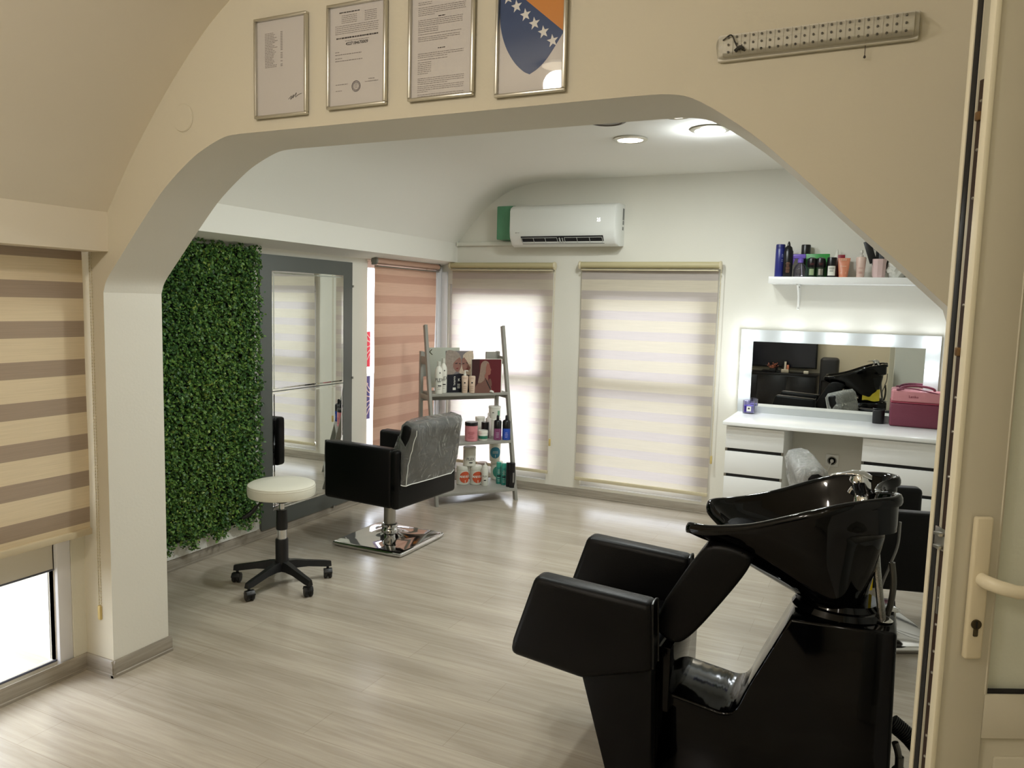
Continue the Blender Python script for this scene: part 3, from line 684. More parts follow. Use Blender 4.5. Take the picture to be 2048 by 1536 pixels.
burg = mat('burgundy faux leather', (106, 46, 64), .45, bump=.1, bscale=250); rose = mat('rose faux leather', (186, 124, 130), .45, bump=.1, bscale=250)
t = thing('vanity_case', 'two-tone burgundy and pink vanity case with handle on the worktop', 'case', (.235, 5.55, ZD), 0)
b = BM(); box(b, -.15, .15, -.062, .05, 0, .155, .014, 3); build('case_body', b, burg, t)
b = BM(); box(b, -.148, .148, -.060, .048, .158, .235, .014, 3); lid = build('lid', b, rose, t)
b = BM(); tube(b, curve([(-.10, -.01, .235), (-.09, -.012, .25), (-.04, -.012, .262), (.04, -.012, .262), (.09, -.012, .25), (.10, -.01, .235)], 6), .008, 8); build('handle', b, burg, lid)
b = BM(); tube(b, curve([(-.12, -.055, .24), (-.06, -.058, .25), (0, -.06, .245), (.08, -.058, .232), (.13, -.055, .22)], 6), .004, 7); tube(b, curve([(-.12, -.05, .238), (-.08, -.058, .242), (-.12, -.058, .236)], 4), .004, 6); build('zip_strap', b, burg, lid)
b = BM(); box(b, -.151, .151, -.0635, .0515, .1535, .1595, .002); build('zip', b, mat('zip rose', (150, 60, 80), .4), t)
b = BM(); flat_text(b, 'Laniko', .021, -.02, .196, y=-.0605, bold=.02); build('lettering', b, mat('case lettering', (110, 30, 50), .5), lid)

# ------------------------------------------------------------------ wall shelf
ZS = 1.734
t = thing('wall_shelf', 'white wall shelf with bottles above the lighted mirror', 'shelf', (-.15, YB-.001, ZS), 0)
b = BM(); box(b, -.555, .62, -.215, 0, -.045, 0, .003); build('shelf_board', b, white_g, t)
for x in (-.375, .56):
    b = BM(); tube(b, curve([(x, -.17, -.048), (x, -.12, -.062), (x, -.045, -.12), (x, -.008, -.19)], 6), .006, 8); box(b, x-.009, x+.009, -.006, 0, -.215, -.048, .003); tube(b, [(x, -.19, -.05), (x, -.004, -.05)], .006, 6); br = build('bracket', b, white_p, t)
    b = BM()
    for z in (-.062, -.205): lathe(b, [(0, 0), (.004, 0), (.003, .002), (0, .0025)], 10, Matrix.Translation((x, -.0055, z)) @ Matrix.Rotation(pi/2, 4, 'X'))
    build('screw', b, steel, br)

# generic toiletries -------------------------------------------------
def cyl_text(t, s, size, R, z, m, parent=None, bold=0., a0=0., sx=1., name='label_text', vert=False):
    b = BM(); vs, fs = text_verts(s, size, 'CENTER', bold, vert); vs = [(x*sx, y) for x, y in vs]; add_flat(b, vs, fs, cyl_map(R, z, .0012, a0)); return build(name, b, m, parent or t, ang=80)
def cyl_patch(t, w_, h, R, z, m, a0=0., name='label', eps=.0006, parent=None):
    b = BM(); vs, fs = rect_grid(w_, h, 10); add_flat(b, vs, fs, cyl_map(R, z, eps, a0)); return build(name, b, m, parent or t, ang=80)
def cyl_disc(t, r, R, z, m, a0=0., name='round_label', eps=.0006, parent=None):
    b = BM(); vs, fs = disc_grid(r); add_flat(b, vs, fs, cyl_map(R, z, eps, a0)); return build(name, b, m, parent or t, ang=80)
def cyl_lines(t, R, zs, w_, m, seed=0, a0=0., parent=None):
    b = BM(); r = random.Random(seed)
    for z in zs:
        ww = w_*r.uniform(.6, 1); vs, fs = rect_grid(ww, .0022, 6); add_flat(b, vs, fs, cyl_map(R, z, .001, a0))
    return build('small_print', b, m, parent or t, ang=80)
def body(t, prof, m, name='body', n=28):
    b = BM(); lathe(b, [(max(r, .0004), z) for r, z in prof], n); return build(name, b, m, t)
def at_shelf(z, px, py, w_px):
    """where a round thing stands whose foot shows at this pixel, and its radius"""
    p = W('Z', z, px, py); r = w_px/2*depth(p)/FPX
    d = Vector((p.x-CAM.x, p.y-CAM.y, 0)).normalized(); c = p + d*r
    return c.x, c.y, r
def hpx(x, y, z, dp): return dp*depth((x, y, z))/FPX
wb = mat('white bottle plastic', (228, 228, 218), .3); ivory = mat('cream bottle plastic', (214, 192, 172), .35)
inkd = mat('label black', (28, 28, 30), .5); inkg = mat('label grey', (128, 126, 122), .6)
def jar(name, label, cat, x, y, z, r, h, bm_, lm_, lid=.18, group=None, taper=1.):
    t = thing(name, label, cat, (x, y, z), face(x, y), group)
    hb = h*(1-lid)
    body(t, [(0, 0), (r*.9*taper, 0), (r*.97*taper, .004), (r*.97, hb-.004), (r*.9, hb), (0, hb)], bm_)
    b = BM(); lathe(b, [(.0004, hb-.001), (r*.99, hb-.001), (r, hb+.002), (r, h-.004), (r*.95, h), (.0004, h)], 28); build('lid', b, lm_, t)
    return t
def spray(name, label, cat, x, y, z, r, h, bm_, cm_, group=None, frac=.55):
    t = thing(name, label, cat, (x, y, z), face(x, y), group)
    hb = h*frac
    body(t, [(0, 0), (r*.92, 0), (r, .005), (r, hb), (0, hb)], bm_)
    b = BM(); lathe(b, [(.0004, hb), (r*.99, hb), (r*.99, h*.74), (r*.8, h*.79), (r*.36, h*.82), (r*.33, h*.97), (r*.2, h), (.0004, h)], 24); c = build('cap', b, cm_, t)
    return t
def pumpb(name, label, cat, x, y, z, r, h, bm_, pm_, group=None, top=.80, squeeze=.85, nozzle=1):
    t = thing(name, label, cat, (x, y, z), face(x, y), group)
    body(t, [(0, 0), (r*squeeze*.9, 0), (r*squeeze, .005), (r, h*top-.008), (r*.9, h*top), (r*.4, h*top+.003), (0, h*top+.003)], bm_)
    b = BM(); lathe(b, [(.0004, h*top), (r*.42, h*top), (r*.40, h*top+h*.07), (r*.2, h*top+h*.09), (r*.2, h*.97), (.0004, h*.97)], 18)
    if nozzle: box(b, -r*.25, r*.95, -r*.22, r*.22, h*.955, h, .003)
    else: lathe(b, [(.0004, h*.9), (r*.34, h*.9), (r*.25, h), (.0004, h)], 14)
    build('pump', b, pm_, t)
    return t
def can(name, label, cat, x, y, z, r, h, bm_, cm_, cap=.25, group=None, dome=False):
    t = thing(name, label, cat, (x, y, z), face(x, y), group)
    hb = h*(1-cap)
    body(t, [(0, 0), (r*.94, 0), (r, .003), (r, hb-.004), (r*.94, hb), (0, hb)], bm_)
    b = BM()
    if dome: lathe(b, [(.0004, hb-.002), (r*.9, hb-.002), (r*.75, hb+h*cap*.35), (r*.35, hb+h*cap*.55), (r*.3, hb+h*cap*.75), (r*.12, h), (.0004, h)], 22)
    else: lathe(b, [(.0004, hb-.003), (r*.97, hb-.003), (r*.97, h-.006), (r*.9, h), (.0004, h)], 24)
    build('cap', b, cm_, t); return t

# on the wall shelf ---------------------------------------------------
Gs = 'toiletries on the wall shelf'
def sh(px, yy=5.50): p = W('Y', yy, px, 553); return p.x
def hz(py, px, yy=5.5): return W('Y', yy, px, py).z-ZS
blk = mat('black bottle', (16, 16, 19), .3)
x = sh(1558); t = can('hair_spray_can', 'tall blue spray can at the left end of the wall shelf', 'spray can', x, 5.50, ZS, .031, hz(489, 1558), mat('blue can', (42, 48, 120), .3), mat('blue cap', (34, 38, 105), .35), .12, Gs)
cyl_lines(t, .031, [.15, .142, .134, .115, .105], .014, mat('pale blue print', (170, 180, 215), .5), 1, .45)
x = sh(1574, 5.47); t = can('mousse_bottle', 'black bottle with pointed nozzle beside the tall blue can', 'bottle', x, 5.475, ZS, .030, hz(483, 1574, 5.47), blk, blk, .26, Gs, dome=True)
cyl_lines(t, .030, [.03+.008*k for k in range(9)], .03, mat('copper print', (170, 120, 96), .5), 3)
x = sh(1600); t = thing('trigger_spray', 'clear spray bottle with violet trigger head on the wall shelf', 'spray bottle', (x, 5.49, ZS), face(x, 5.49), Gs)
body(t, [(0, 0), (.040, 0), (.045, .01), (.044, .05), (.034, .075), (.016, .092), (.015, .1), (0, .1)], pane_mat('clear violet plastic', (.72, .70, .84), .14))
b = BM(); lathe(b, [(.0004, .095), (.019, .095), (.019, .118), (.012, .125), (.0004, .125)], 16); box(b, -.058, .03, -.011, .011, .122, .152, .007); prism(b, [(-.05, .125), (-.058, .075), (-.052, .07), (-.035, .122)], 'y', -.007, .007, .002); lid = build('trigger_head', b, mat('violet plastic', (118, 96, 190), .35), t)
b = BM(); tube(b, [(.004, 0, .1), (.012, 0, .01)], .003, 6); build('dip_tube', b, white_p, t)
x = sh(1608, 5.56); can('hair_spray_can', 'black spray can standing behind the clear violet sprayer', 'spray can', x, 5.58, ZS, .031, hz(491, 1608, 5.56)+.006, blk, blk, .3, Gs)
x = sh(1633, 5.57); t = tag(build('carton', (lambda b: (box(b, -.075, .075, -.02, .02, 0, .158, .002), b)[1])(BM()), mat('green carton', (58, 150, 70), .35)), 'shiny green carton behind two black-lidded pots on the wall shelf', 'box', Gs); t.location = (x, 5.57, ZS)
gc = mat('green clear plastic', (70, 120, 60), .15)
for i, (px, l) in enumerate(((1622, 'left black-lidded small pot before the green carton'), (1640, 'right black-lidded small pot before the green carton'))):
    x = sh(px, 5.48); t = thing('hair_pot', l, 'pot', (x, 5.49, ZS), face(x, 5.49), Gs)
    body(t, [(0, 0), (.022, 0), (.025, .006), (.025, .065), (0, .066)], mat('dark green glass', (44, 60, 44), .12))
    b = BM(); lathe(b, [(.0004, 0.062), (.026, .064), (.031, .075), (.031, .1), (.027, .122), (.012, .13), (.0004, .131)], 24); build('lid', b, blk, t)
    cyl_lines(t, .031, [.082, .09], .03, mat('dark red print', (110, 40, 44), .5), i); cyl_patch(t, .03, .04, .0252, .034, mat('silver green label', (150, 170, 130), .3) if i == 0 else steel)
x = sh(1662, 5.48); t = jar('hair_color_bottle', 'short black-capped bottle with white label next to the green carton', 'bottle', x, 5.485, ZS, .030, hz(515, 1662, 5.48), blk, blk, .5, Gs)
cyl_patch(t, .05, .062, .030, .042, wb); cyl_lines(t, .0305, [.062, .055, .045, .038], .035, inkd, 2)
x = sh(1671, 5.57); t = thing('applicator_bottle', 'white applicator bottle with pointed tip behind the black-capped bottle', 'bottle', (x, 5.585, ZS), 0, Gs)
body(t, [(0, 0), (.026, 0), (.028, .004), (.028, .12), (.02, .14), (.012, .15), (.004, .19), (0, .192)], wb)
x = sh(1680, 5.53); t = tag(build('carton', (lambda b: (box(b, -.022, .022, -.015, .015, 0, .15, .002), b)[1])(BM()), mat('dark red carton', (136, 28, 44), .4)), 'narrow dark red carton behind the orange tube', 'box', Gs); t.location = (x, 5.545, ZS)
def squeeze_tube(label, x, y, r, h, m, cm):
    t = thing('cream_tube', label, 'tube', (x, y, ZS), face(x, y), Gs); b = BM(); rings = []
    for k in range(9):
        s = k/8; rx = r*(.78+.28*s); ry = r*(.62*(1-s)**.8+.02); rings.append([(rx*math.cos(2*pi*j/24), ry*math.sin(2*pi*j/24), .018+(h-.018)*s) for j in range(24)])
    loft(b, rings); build('body', b, m, t, ang=50)
    b = BM(); lathe(b, [(.0004, 0), (r*.74, 0), (r*.76, .018), (.0004, .018)], 22); build('cap', b, cm, t); return t
org = mat('salmon tube', (206, 134, 104), .35)
x = sh(1686, 5.48); t = squeeze_tube('salmon orange squeeze tube standing on the wall shelf', x, 5.485, .036, hz(516, 1686, 5.48), org, org)
b = BM()
for k, z in enumerate((.118, .111, .072, .03, .024)): scribble(b, -.02, .016, z, .003, random.Random(k), y=-.022+.012*z/.12)
build('small_print', b, mat('cream print', (232, 205, 180), .5), t)
x = sh(1720, 5.48); t = pumpb('lotion_bottle', 'cream pink pump bottle standing alone on the wall shelf', 'bottle', x, 5.49, ZS, .031, hz(500, 1720, 5.48), mat('rose cream bottle', (216, 190, 178), .35), mat('clear pump', (205, 200, 192), .25), Gs, .74, .74, 0)
cyl_lines(t, .027, [.11, .103, .06, .035, .028], .035, mat('rose print', (186, 130, 118), .5), 4)
x = sh(1757, 5.48); t = thing('tool_cup', 'faceted pinkish marble cup holding combs on the wall shelf', 'cup', (x, 5.49, ZS), .3, Gs)
b = BM(); rr = [(.0004, 0), (.034, 0), (.040, .016), (.044, .118), (.0405, .118), (.037, .012), (.0004, .012)]; lathe(b, rr, 9); build('body', b, mat('pinkish marble', (214, 188, 186), .35, var=.12, vscale=14), t, ang=15)
def comb(label, pts, w_, th, m, teeth=True):
    a, c = Vector(pts[0]), Vector(pts[1]); loc = a; t = thing('comb', label, 'comb', a, 0, 'combs in the marble cup'); d = (c-a); L = d.length; d.normalize()
    s = Vector((1, 0, 0)); s = (s-d*s.dot(d)).normalized(); n = d.cross(s)
    M = Matrix(((s.x, n.x, d.x, 0), (s.y, n.y, d.y, 0), (s.z, n.z, d.z, 0), (0, 0, 0, 1)))
    b = BM(); box(b, -w_/2, w_/2, -th/2, th/2, L*.35, L, .003, M=M); box(b, -w_*.25, w_*.25, -th/2, th/2, 0, L*.36, .003, M=M); build('back', b, m, t)
    if teeth:
        b = BM()
        for k in range(14): box(b, w_/2-.001, w_/2+.011, -th*.3, th*.3, L*.42+k*L*.04, L*.42+k*L*.04+.0025, M=M)
        build('teeth', b, m, t)
    return t
cx, cy, cz = x, 5.49, ZS+.02
comb('wide black comb leaning left in the marble cup', [(cx-.01, cy, cz), (cx-.082, cy, ZS+.232)], .044, .012, blackp)
comb('grey upright brush handle in the marble cup', [(cx+.008, cy, cz), (cx+.006, cy-.012, ZS+.225)], .026, .012, mat('dark grey plastic', (86, 90, 94), .4), False)
comb('black clip standing behind the grey handle', [(cx+.0, cy+.01, cz), (cx-.0, cy+.018, ZS+.178)], .05, .01, blackp, False)
t = thing('sectioning_clip', 'black triangular clip sticking out right of the marble cup', 'clip', (cx+.03, cy, cz), 0, None)
b = BM(); M = Matrix.Translation((0, 0, 0)); tube(b, [(0, 0, 0), (.022, 0, .11)], .004, 7); ring = [(.02, 0, .105), (.075, 0, .142), (.05, 0, .165), (.02, 0, .105)]; tube(b, ring, .0055, 6); build('clip_frame', b, blackp, t)
x = sh(1795, 5.5); b = BM(); bmesh.ops.create_icosphere(b, subdivisions=4, radius=1)
rn = random.Random(9)
from mathutils import noise
for v in b.verts:
    n = noise.noise(v.co*2.4)*.25+noise.noise(v.co*6)*.10; v.co = Vector((v.co.x*.07*(1+n), v.co.y*.05*(1+n), max(-.062, v.co.z*.068*(1+n*1.2))))
tag(build('plastic_bag', b, mat('white crumpled bag', (214, 214, 206), .35, bump=.5, bscale=14), ang=25), 'crumpled white plastic bag at the right of the wall shelf', 'bag', None).location = (x, 5.51, ZS+.062)
x = sh(1824, 5.5); t = tag(build('carton', (lambda b: (box(b, -.03, .05, -.03, .03, 0, .075, .003), b)[1])(BM()), mat('dark brown carton', (72, 62, 62), .5)), 'dark brown box beside the white bag on the wall shelf', 'box', Gs); t.location = (x+.01, 5.50, ZS)

# ------------------------------------------------------------------ ladder shelf in the corner
P0 = Vector((-2.862, 4.784, 0)); AU = math.atan2(.767, .642)
t = thing('ladder_shelf', 'grey wooden ladder shelf with three boards of hair products in the corner', 'shelf', P0, AU)
# local: x along the front, y into the corner
WL = .643; RD = .43
def fd(z): return .33*z/1.325
for nm, x in (('leg', 0), ('leg', WL)):
    b = BM(); s = .018
    prism(b, [(fd(0)-.006, 0), (fd(0)+.036, 0), (fd(1.325)+.036, 1.325), (fd(1.325)-.006, 1.335)], 'x', x-s, x+s*.3, .002); build('leg', b, greyw, t)
    b = BM(); box(b, x-s, x+s*.3, RD-.02, RD+.02, 0, 1.125, .002); build('leg', b, greyw, t)
    for za, zb_ in ((1.03, 1.09), (.765, .80)):
        b = BM(); box(b, x-s*.8, x+s*.1, fd(za)+.03, RD-.01, za, zb_, .002); build('side_rail', b, greyw, t)
ZL = [.092, .452, .818]
for z in ZL:
    b = BM(); box(b, .004, WL-.014, fd(z)-.012, RD-.022, z-.022, z, .002); build('shelf_board', b, greyw, t)
b = BM(); box(b, .0, WL-.01, RD-.012, RD+.012, .74, .795, .002); build('cross_rail', b, greyw, t)
for xa, xb in ((.0, .05), (WL-.11, WL-.01)):
    b = BM(); box(b, xa, xb, RD-.014, RD+.01, .93, 1.12, .002); build('rear_panel', b, greyw, t)

def place(z, px0, px1, pyb, pyt):
    x, y, r = at_shelf(z, (px0+px1)/2, pyb, px1-px0); p = W('Z', z, (px0+px1)/2, pyb); h = (pyb-pyt)*depth(p)/FPX*1.0
    return x, y, r, h
Gl = 'hair products on the ladder shelf'
# top board
z = ZL[2]
x, y, r, h = place(z, 878.6, 893.5, 786, 717); 
t = thing('shampoo_bottle', 'white litre bottle, the right one of two on the top board', 'bottle', (x, y, z), face(x, y), Gl)
def litre(t, r, h):
    body(t, [(0, 0), (r*.92, 0), (r, .006), (r, h*.66), (r*.9, h*.74), (r*.6, h*.82), (r*.4, h*.85), (r*.38, h*.87), (0, h*.87)], wb)
    b = BM(); lathe(b, [(.0004, h*.865), (r*.44, h*.865), (r*.42, h), (.0004, h)], 18); build('cap', b, mat('translucent cap', (206, 208, 198), .3), t)
    cyl_text(t, 'PLEX', .036, r, h*.43, inkd, sx=.85, a0=.15); cyl_patch(t, .026, .008, r, h*.25, inkd, a0=.25); cyl_disc(t, .005, r, h*.65, inkd, a0=.3); cyl_lines(t, r, [h*.38, h*.36, h*.2, h*.14], .03, inkg, 1, .1)
litre(t, r, h)
x, y, r, h = place(z, 869, 885, 788, 723); t = thing('shampoo_bottle', 'white litre bottle, the left one of two on the top board', 'bottle', (x, y, z), face(x, y), Gl); litre(t, r, h)
def upright(name, label, cat, px0, px1, pyb, pyt, th, m, push=0., rz=None):
    """a book or magazine standing on the top board, front face towards the room"""
    p, q = W('Z', z, px0, pyb), W('Z', z, px1, pyb); p.z = q.z = z
    d = Vector((.642, .767, 0)); n = Vector((-.767, .642, 0)); w_ = (px1-px0)*depth((p+q)/2)/FPX/abs(d.dot(RX)*1.0)
    h = (pyb-pyt)*depth((p+q)/2)/FPX; c = p + d*w_/2 + n*(push)
    t = thing(name, label, cat, c, AU, None)
    b = BM(); box(b, -w_/2, w_/2, .0, th, 0, h, .001); build('pages', b, m, t); return t, w_, h
def pg(b, pts, y, w_, h, k=0):
    f = quad(b, [(-w_/2+u*w_, y, v*h) for u, v in pts]); bmesh.ops.triangulate(b, faces=[f])
def cover(t, w_, h, items):
    for i, (name, pts, m, sm) in enumerate(items):
        q = smooth2(pts+[pts[0]], 5)[:-1] if sm else pts
        b = BM(); pg(b, q, -.0006*(i+1), w_, h); build(name, b, m, t, ang=80)
hairA = mat('ash blonde print', (150, 138, 128), .5, var=.35, vscale=60); hairB = mat('light blonde print', (196, 180, 160), .5, var=.25, vscale=60); skinp = mat('printed skin', (142, 102, 92), .5, var=.25, vscale=25); skind = mat('printed shaded skin', (140, 88, 76), .5)
lipp = mat('printed lips', (128, 48, 48), .5); dk = mat('printed dark', (34, 34, 38), .45); navy = mat('navy cover', (28, 29, 38), .35); graybg = mat('cover grey', (124, 118, 120), .4); redc = mat('wine red cover', (92, 26, 34), .35); bronze = mat('bronze shoulder print', (110, 76, 66), .5); hairC = mat('beige straight hair print', (140, 118, 104), .5, var=.25, vscale=70)
t, w_, h = upright('magazine', 'magazine with two blonde women over a black lower half, on the top board', 'magazine', 893.6, 946, 786, 702.6, .012, navy, .03)
cover(t, w_, h, [
 ('photo_ground', [(0, .42), (1, .42), (1, 1), (0, 1)], graybg, 0),
 ('wavy_hair', [(0, .45), (0, .97), (.3, 1.0), (.48, .93), (.56, .8), (.58, .6), (.5, .48), (.38, .5), (.2, .4)], hairA, 1),
 ('face_left', [(.30, .80), (.44, .86), (.54, .80), (.55, .62), (.46, .50), (.36, .52), (.26, .62)], skinp, 1),
 ('fringe', [(.1, .72), (.2, .9), (.45, .93), (.5, .86), (.36, .78), (.24, .68), (.18, .6)], hairA, 1),
 ('sleek_hair', [(.62, .9), (.78, .98), (1, .95), (1, .42), (.86, .38), (.55, .4), (.5, .5), (.6, .7)], hairB, 1),
 ('face_right', [(.58, .80), (.72, .86), (.86, .7), (.9, .58), (.8, .5), (.68, .5), (.6, .6)], skinp, 1),
 ('side_parting', [(.62, .88), (.8, .94), (1, .8), (1, .6), (.88, .62), (.76, .76)], hairB, 1),
 ('eye_left', [(.33, .705), (.42, .72), (.42, .7), (.34, .69)], dk, 0), ('eye_left', [(.47, .71), (.53, .7), (.53, .685), (.48, .69)], dk, 0),
 ('eye_right', [(.60, .70), (.67, .71), (.67, .69), (.61, .685)], dk, 0), ('eye_right', [(.74, .73), (.8, .71), (.8, .695), (.74, .71)], dk, 0),
 ('lips_left', [(.36, .585), (.45, .595), (.44, .57), (.38, .57)], lipp, 0), ('lips_right', [(.72, .575), (.82, .585), (.8, .56), (.74, .56)], lipp, 0),
 ('black_lower_half', [(0, 0), (1, 0), (1, .40), (.7, .43), (.5, .46), (.35, .44), (0, .43)], navy, 0)])
b = BM(); vs, fs = text_verts('KAARAL', .019, 'CENTER', .01, True); add_flat(b, vs, fs, lambda u, v: (-w_*.19+u, -.0095, h*.28+v))
vs, fs = text_verts('K', .03, 'CENTER', .02); add_flat(b, vs, fs, lambda u, v: (-w_*.02+u, -.0095, h*.30+v)); box(b, -w_*.25, -w_*.14, -.0096, -.009, h*.06, h*.12)
for k in range(4): scribble(b, -w_*.08, w_*.02, h*(.2-k*.03), .004, random.Random(k), y=-.0095)
build('cover_lettering', b, wb, t, ang=80)
t, w_, h = upright('magazine', 'wine red magazine with a long-haired woman in profile, on the top board', 'magazine', 946, 1006, 787.2, 719, .014, wb, .035)
cover(t, w_, h, [
 ('red_cover', [(.0, .0), (.97, .0), (.97, .99), (.0, .99)], redc, 0),
 ('dark_side', [(0, 0), (.25, 0), (.25, .99), (0, .99)], mat('dark wine', (58, 26, 30), .4), 0),
 ('shoulder', [(.08, .0), (.14, .2), (.3, .36), (.5, .42), (.6, .3), (.66, .1), (.66, 0)], bronze, 1),
 ('long_hair', [(.2, .3), (.26, .6), (.3, .86), (.42, .95), (.54, .9), (.56, .78), (.46, .6), (.42, .4), (.3, .3)], hairC, 1),
 ('profile_face', [(.5, .88), (.57, .84), (.60, .74), (.635, .68), (.61, .64), (.62, .58), (.58, .53), (.50, .53), (.46, .6), (.46, .75)], skind, 1),
 ('neck', [(.44, .38), (.42, .52), (.48, .58), (.53, .52), (.53, .38)], skind, 1),
 ('strap', [(.43, .44), (.45, .44), (.64, .1), (.61, .1)], dk, 0),
 ('hand', [(.55, .38), (.6, .42), (.64, .36), (.66, .22), (.62, .2), (.58, .28)], bronze, 1)])
t, w_, h = upright('catalogue', 'pale grey-green catalogue leaning behind the white bottles', 'book', 866, 925, 778, 697, .01, mat('pale sage cover', (186, 192, 178), .45), .105)
b = BM(); vs, fs = text_verts('K', .06, 'CENTER', .02); add_flat(b, vs, fs, lambda u, v: (-w_*.47+u, -.0008, h*.88+v)); build('cover_letter', b, mat('olive print', (84, 84, 62), .5), t, ang=80)
for k, (a, c) in enumerate(((922.3, 936.2), (936.9, 950.6))):
    x, y, r, h = place(z, a, c, 786.5, 741)
    t = pumpb('conditioner_bottle', ('left', 'right')[k]+' cream pump bottle of the pair before the magazines', 'bottle', x, y, z, r, h, ivory, wb, Gl, .755, .84)
    cyl_disc(t, .006, r*.97, h*.46, inkd); cyl_lines(t, r*.96, [h*.68, h*.64, h*.3, h*.22, h*.12], .03, mat('tan print', (168, 130, 112), .5), k)
p = W('Z', z, 969, 784); p2 = W('Z', z, 989, 785.5)
t = thing('hair_straightener', 'white hair straightener lying before the red magazine', 'straightener', p, math.atan2(p2.y-p.y, p2.x-p.x))
b = BM(); rings = []
for s, w1, h1 in ((-.12, .010, .010), (-.08, .014, .016), (0, .016, .02), (.06, .017, .02), (.075, .014, .012)): rings.append([(s, w1*math.cos(a*pi/6), h1/2+h1/2*math.sin(a*pi/6)) for a in range(12)])
loft(b, rings); build('body', b, white_p, t); b = BM(); box(b, -.11, .05, -.0165, .0165, .0085, .0105); build('plate_gap', b, steel, t)
# middle board
z = ZL[1]
x, y, r, h = place(z, 928.9, 955.4, 883.8, 845); t = jar('hair_mask_jar', 'pink jar with black lid on the middle board', 'jar', x, y, z, r, h, mat('pink jar', (206, 134, 140), .35), blk, .17, Gl)
cyl_lines(t, r, [h*.5, h*.44, h*.38, h*.3, h*.2], .05, mat('dark pink print', (150, 66, 78), .5), 2)
x, y, r, h = place(z, 956, 975.6, 882, 861.6); t = jar('hair_mask_jar', 'small white jar with green leaf band on the middle board', 'jar', x, y, z, r, h, wb, wb, .3, Gl)
cyl_patch(t, r*2.4, h*.3, r, h*.34, mat('leaf green label', (40, 112, 88), .4, var=.5, vscale=90))
x, y, r, h = place(z, 957, 973, 879, 848); y += .05; t = jar('styling_jar', 'black-topped pouch jar lettered in white behind the small green and white jar', 'jar', x-.004, y, z, r, h*1.05, blk, blk, .45, Gl); cyl_text(t, 'AVI', .03, r, h*.30, wb, bold=.03)
x, y, r, h = place(z, 966.8, 978.3, 876.5, 826.5); y += .03; t = pumpb('spray_bottle', 'slim white spray bottle on the middle board', 'bottle', x, y, z, r, h, mat('pearl white', (214, 206, 200), .35), mat('pearl white', (214, 206, 200), .35), Gl, .78, 1., 0); cyl_lines(t, r, [h*.4, h*.36, h*.3], .02, inkg, 3)
x, y, r, h = place(z, 948.5, 967.5, 874, 838); t = jar('mask_tub', 'white tub behind the pink jar', 'tub', x-.02, y+.05, z, r*1.05, h*1.05, wb, wb, .14, Gl)
x, y, r, h = place(z, 966, 990, 875, 839); hh = h*1.0; xl, yl = x+.02, y+.06; t = jar('mask_tub', 'lower white tub of the stack at the back of the middle board', 'tub', xl, yl, z, r*.98, hh, wb, wb, .1, Gl)
cyl_patch(t, .03, .07, r*.98, hh*.45, mat('pale green label', (168, 186, 168), .5), a0=.2)
t = jar('mask_tub', 'upper white tub stacked on another on the middle board', 'tub', xl-.005, yl, z+hh, r*1.04, .098, wb, wb, .16, Gl, taper=.94); cyl_patch(t, .014, .006, r*1.02, .05, inkd, a0=-.25); cyl_patch(t, .022, .05, r*1.02, .04, mat('green label bars', (110, 160, 128), .5), a0=.75)
for k, (a, c, colr, nm) in enumerate(((986.9, 1002.6, (150, 84, 128), 'black and plum spray bottle on the right of the middle board'), (1004, 1020.5, (46, 86, 190), 'black and bright blue spray bottle on the right of the middle board'))):
    x, y, r, h = place(z, a, c, 880.6, 831); t = spray('spray_bottle', nm, 'bottle', x, y, z, r, h, mat('tinted bottle %d' % k, colr, .08, trans=.35), blk, Gl, .47); cyl_lines(t, r, [h*.3, h*.24, h*.18, h*.12], .026, mat('pale print', (200, 200, 220), .5), k)
x, y, r, h = place(z, 871, 891.5, 862, 807); t = jar('hair_mask_jar', 'black jar with orange label at the left of the middle board', 'jar', -3.06, 4.985, z, .050, .178, blk, blk, .26, Gl)
cyl_patch(t, .075, .035, .050, .108, mat('orange label', (206, 128, 48), .4)); cyl_lines(t, .0506, [.116, .108], .04, inkd, 6); cyl_lines(t, .050, [.08, .07, .06, .05, .04], .05, mat('orange label', (206, 128, 48), .4), 4)
# bottom board
z = ZL[0]; coral = mat('coral label', (200, 88, 56), .4); teal = mat('teal label', (44, 124, 150), .4); tealc = mat('teal can', (52, 140, 128), .3); tubm = mat('milky tub', (216, 216, 204), .35)
for k, (a, c, nm) in enumerate(((912, 937.7, 'left'), (938.2, 963, 'right'))):
    x, y, r, h = place(z, a, c, 970.5, 932.5); t = jar('mask_tub', nm+' milky tub with coral mango label on the bottom board', 'tub', x, y, z, r, h, tubm, tubm, .2, Gl)
    cyl_disc(t, h*.33, r, h*.42, wb, a0=.42, name='label_ring'); q = cyl_disc(t, h*.31, r, h*.42, coral, a0=.42, eps=.0012); cyl_text(t, 'MANGO', .026, r, h*.45, wb, bold=.03, a0=.42, sx=.9); cyl_patch(t, .004, h*.14, r, h*.2, wb, a0=.42, eps=.0018, name='spoon_mark')
    if k == 0: zt = z+h; xm, ym = x, y; r0 = r
    else: xm2, ym2 = x, y
p = ((xm+xm2)/2, (ym+ym2)/2+.0)
t = jar('mask_tub', 'milky tub stacked across the two mango tubs', 'tub', p[0], p[1], zt, r0*1.0, hpx(p[0], p[1], z, 38), tubm, tubm, .1, Gl, taper=1.02); hh = hpx(p[0], p[1], z, 38)
cyl_text(t, 'PLEX', .03, r0, hh*.38, inkg, a0=.2, bold=.02); cyl_patch(t, .026, .008, r0, hh*.2, inkd, a0=.25); cyl_lines(t, r0, [hh*.85-.008*k for k in range(9)], .022, inkg, 4, -.85)
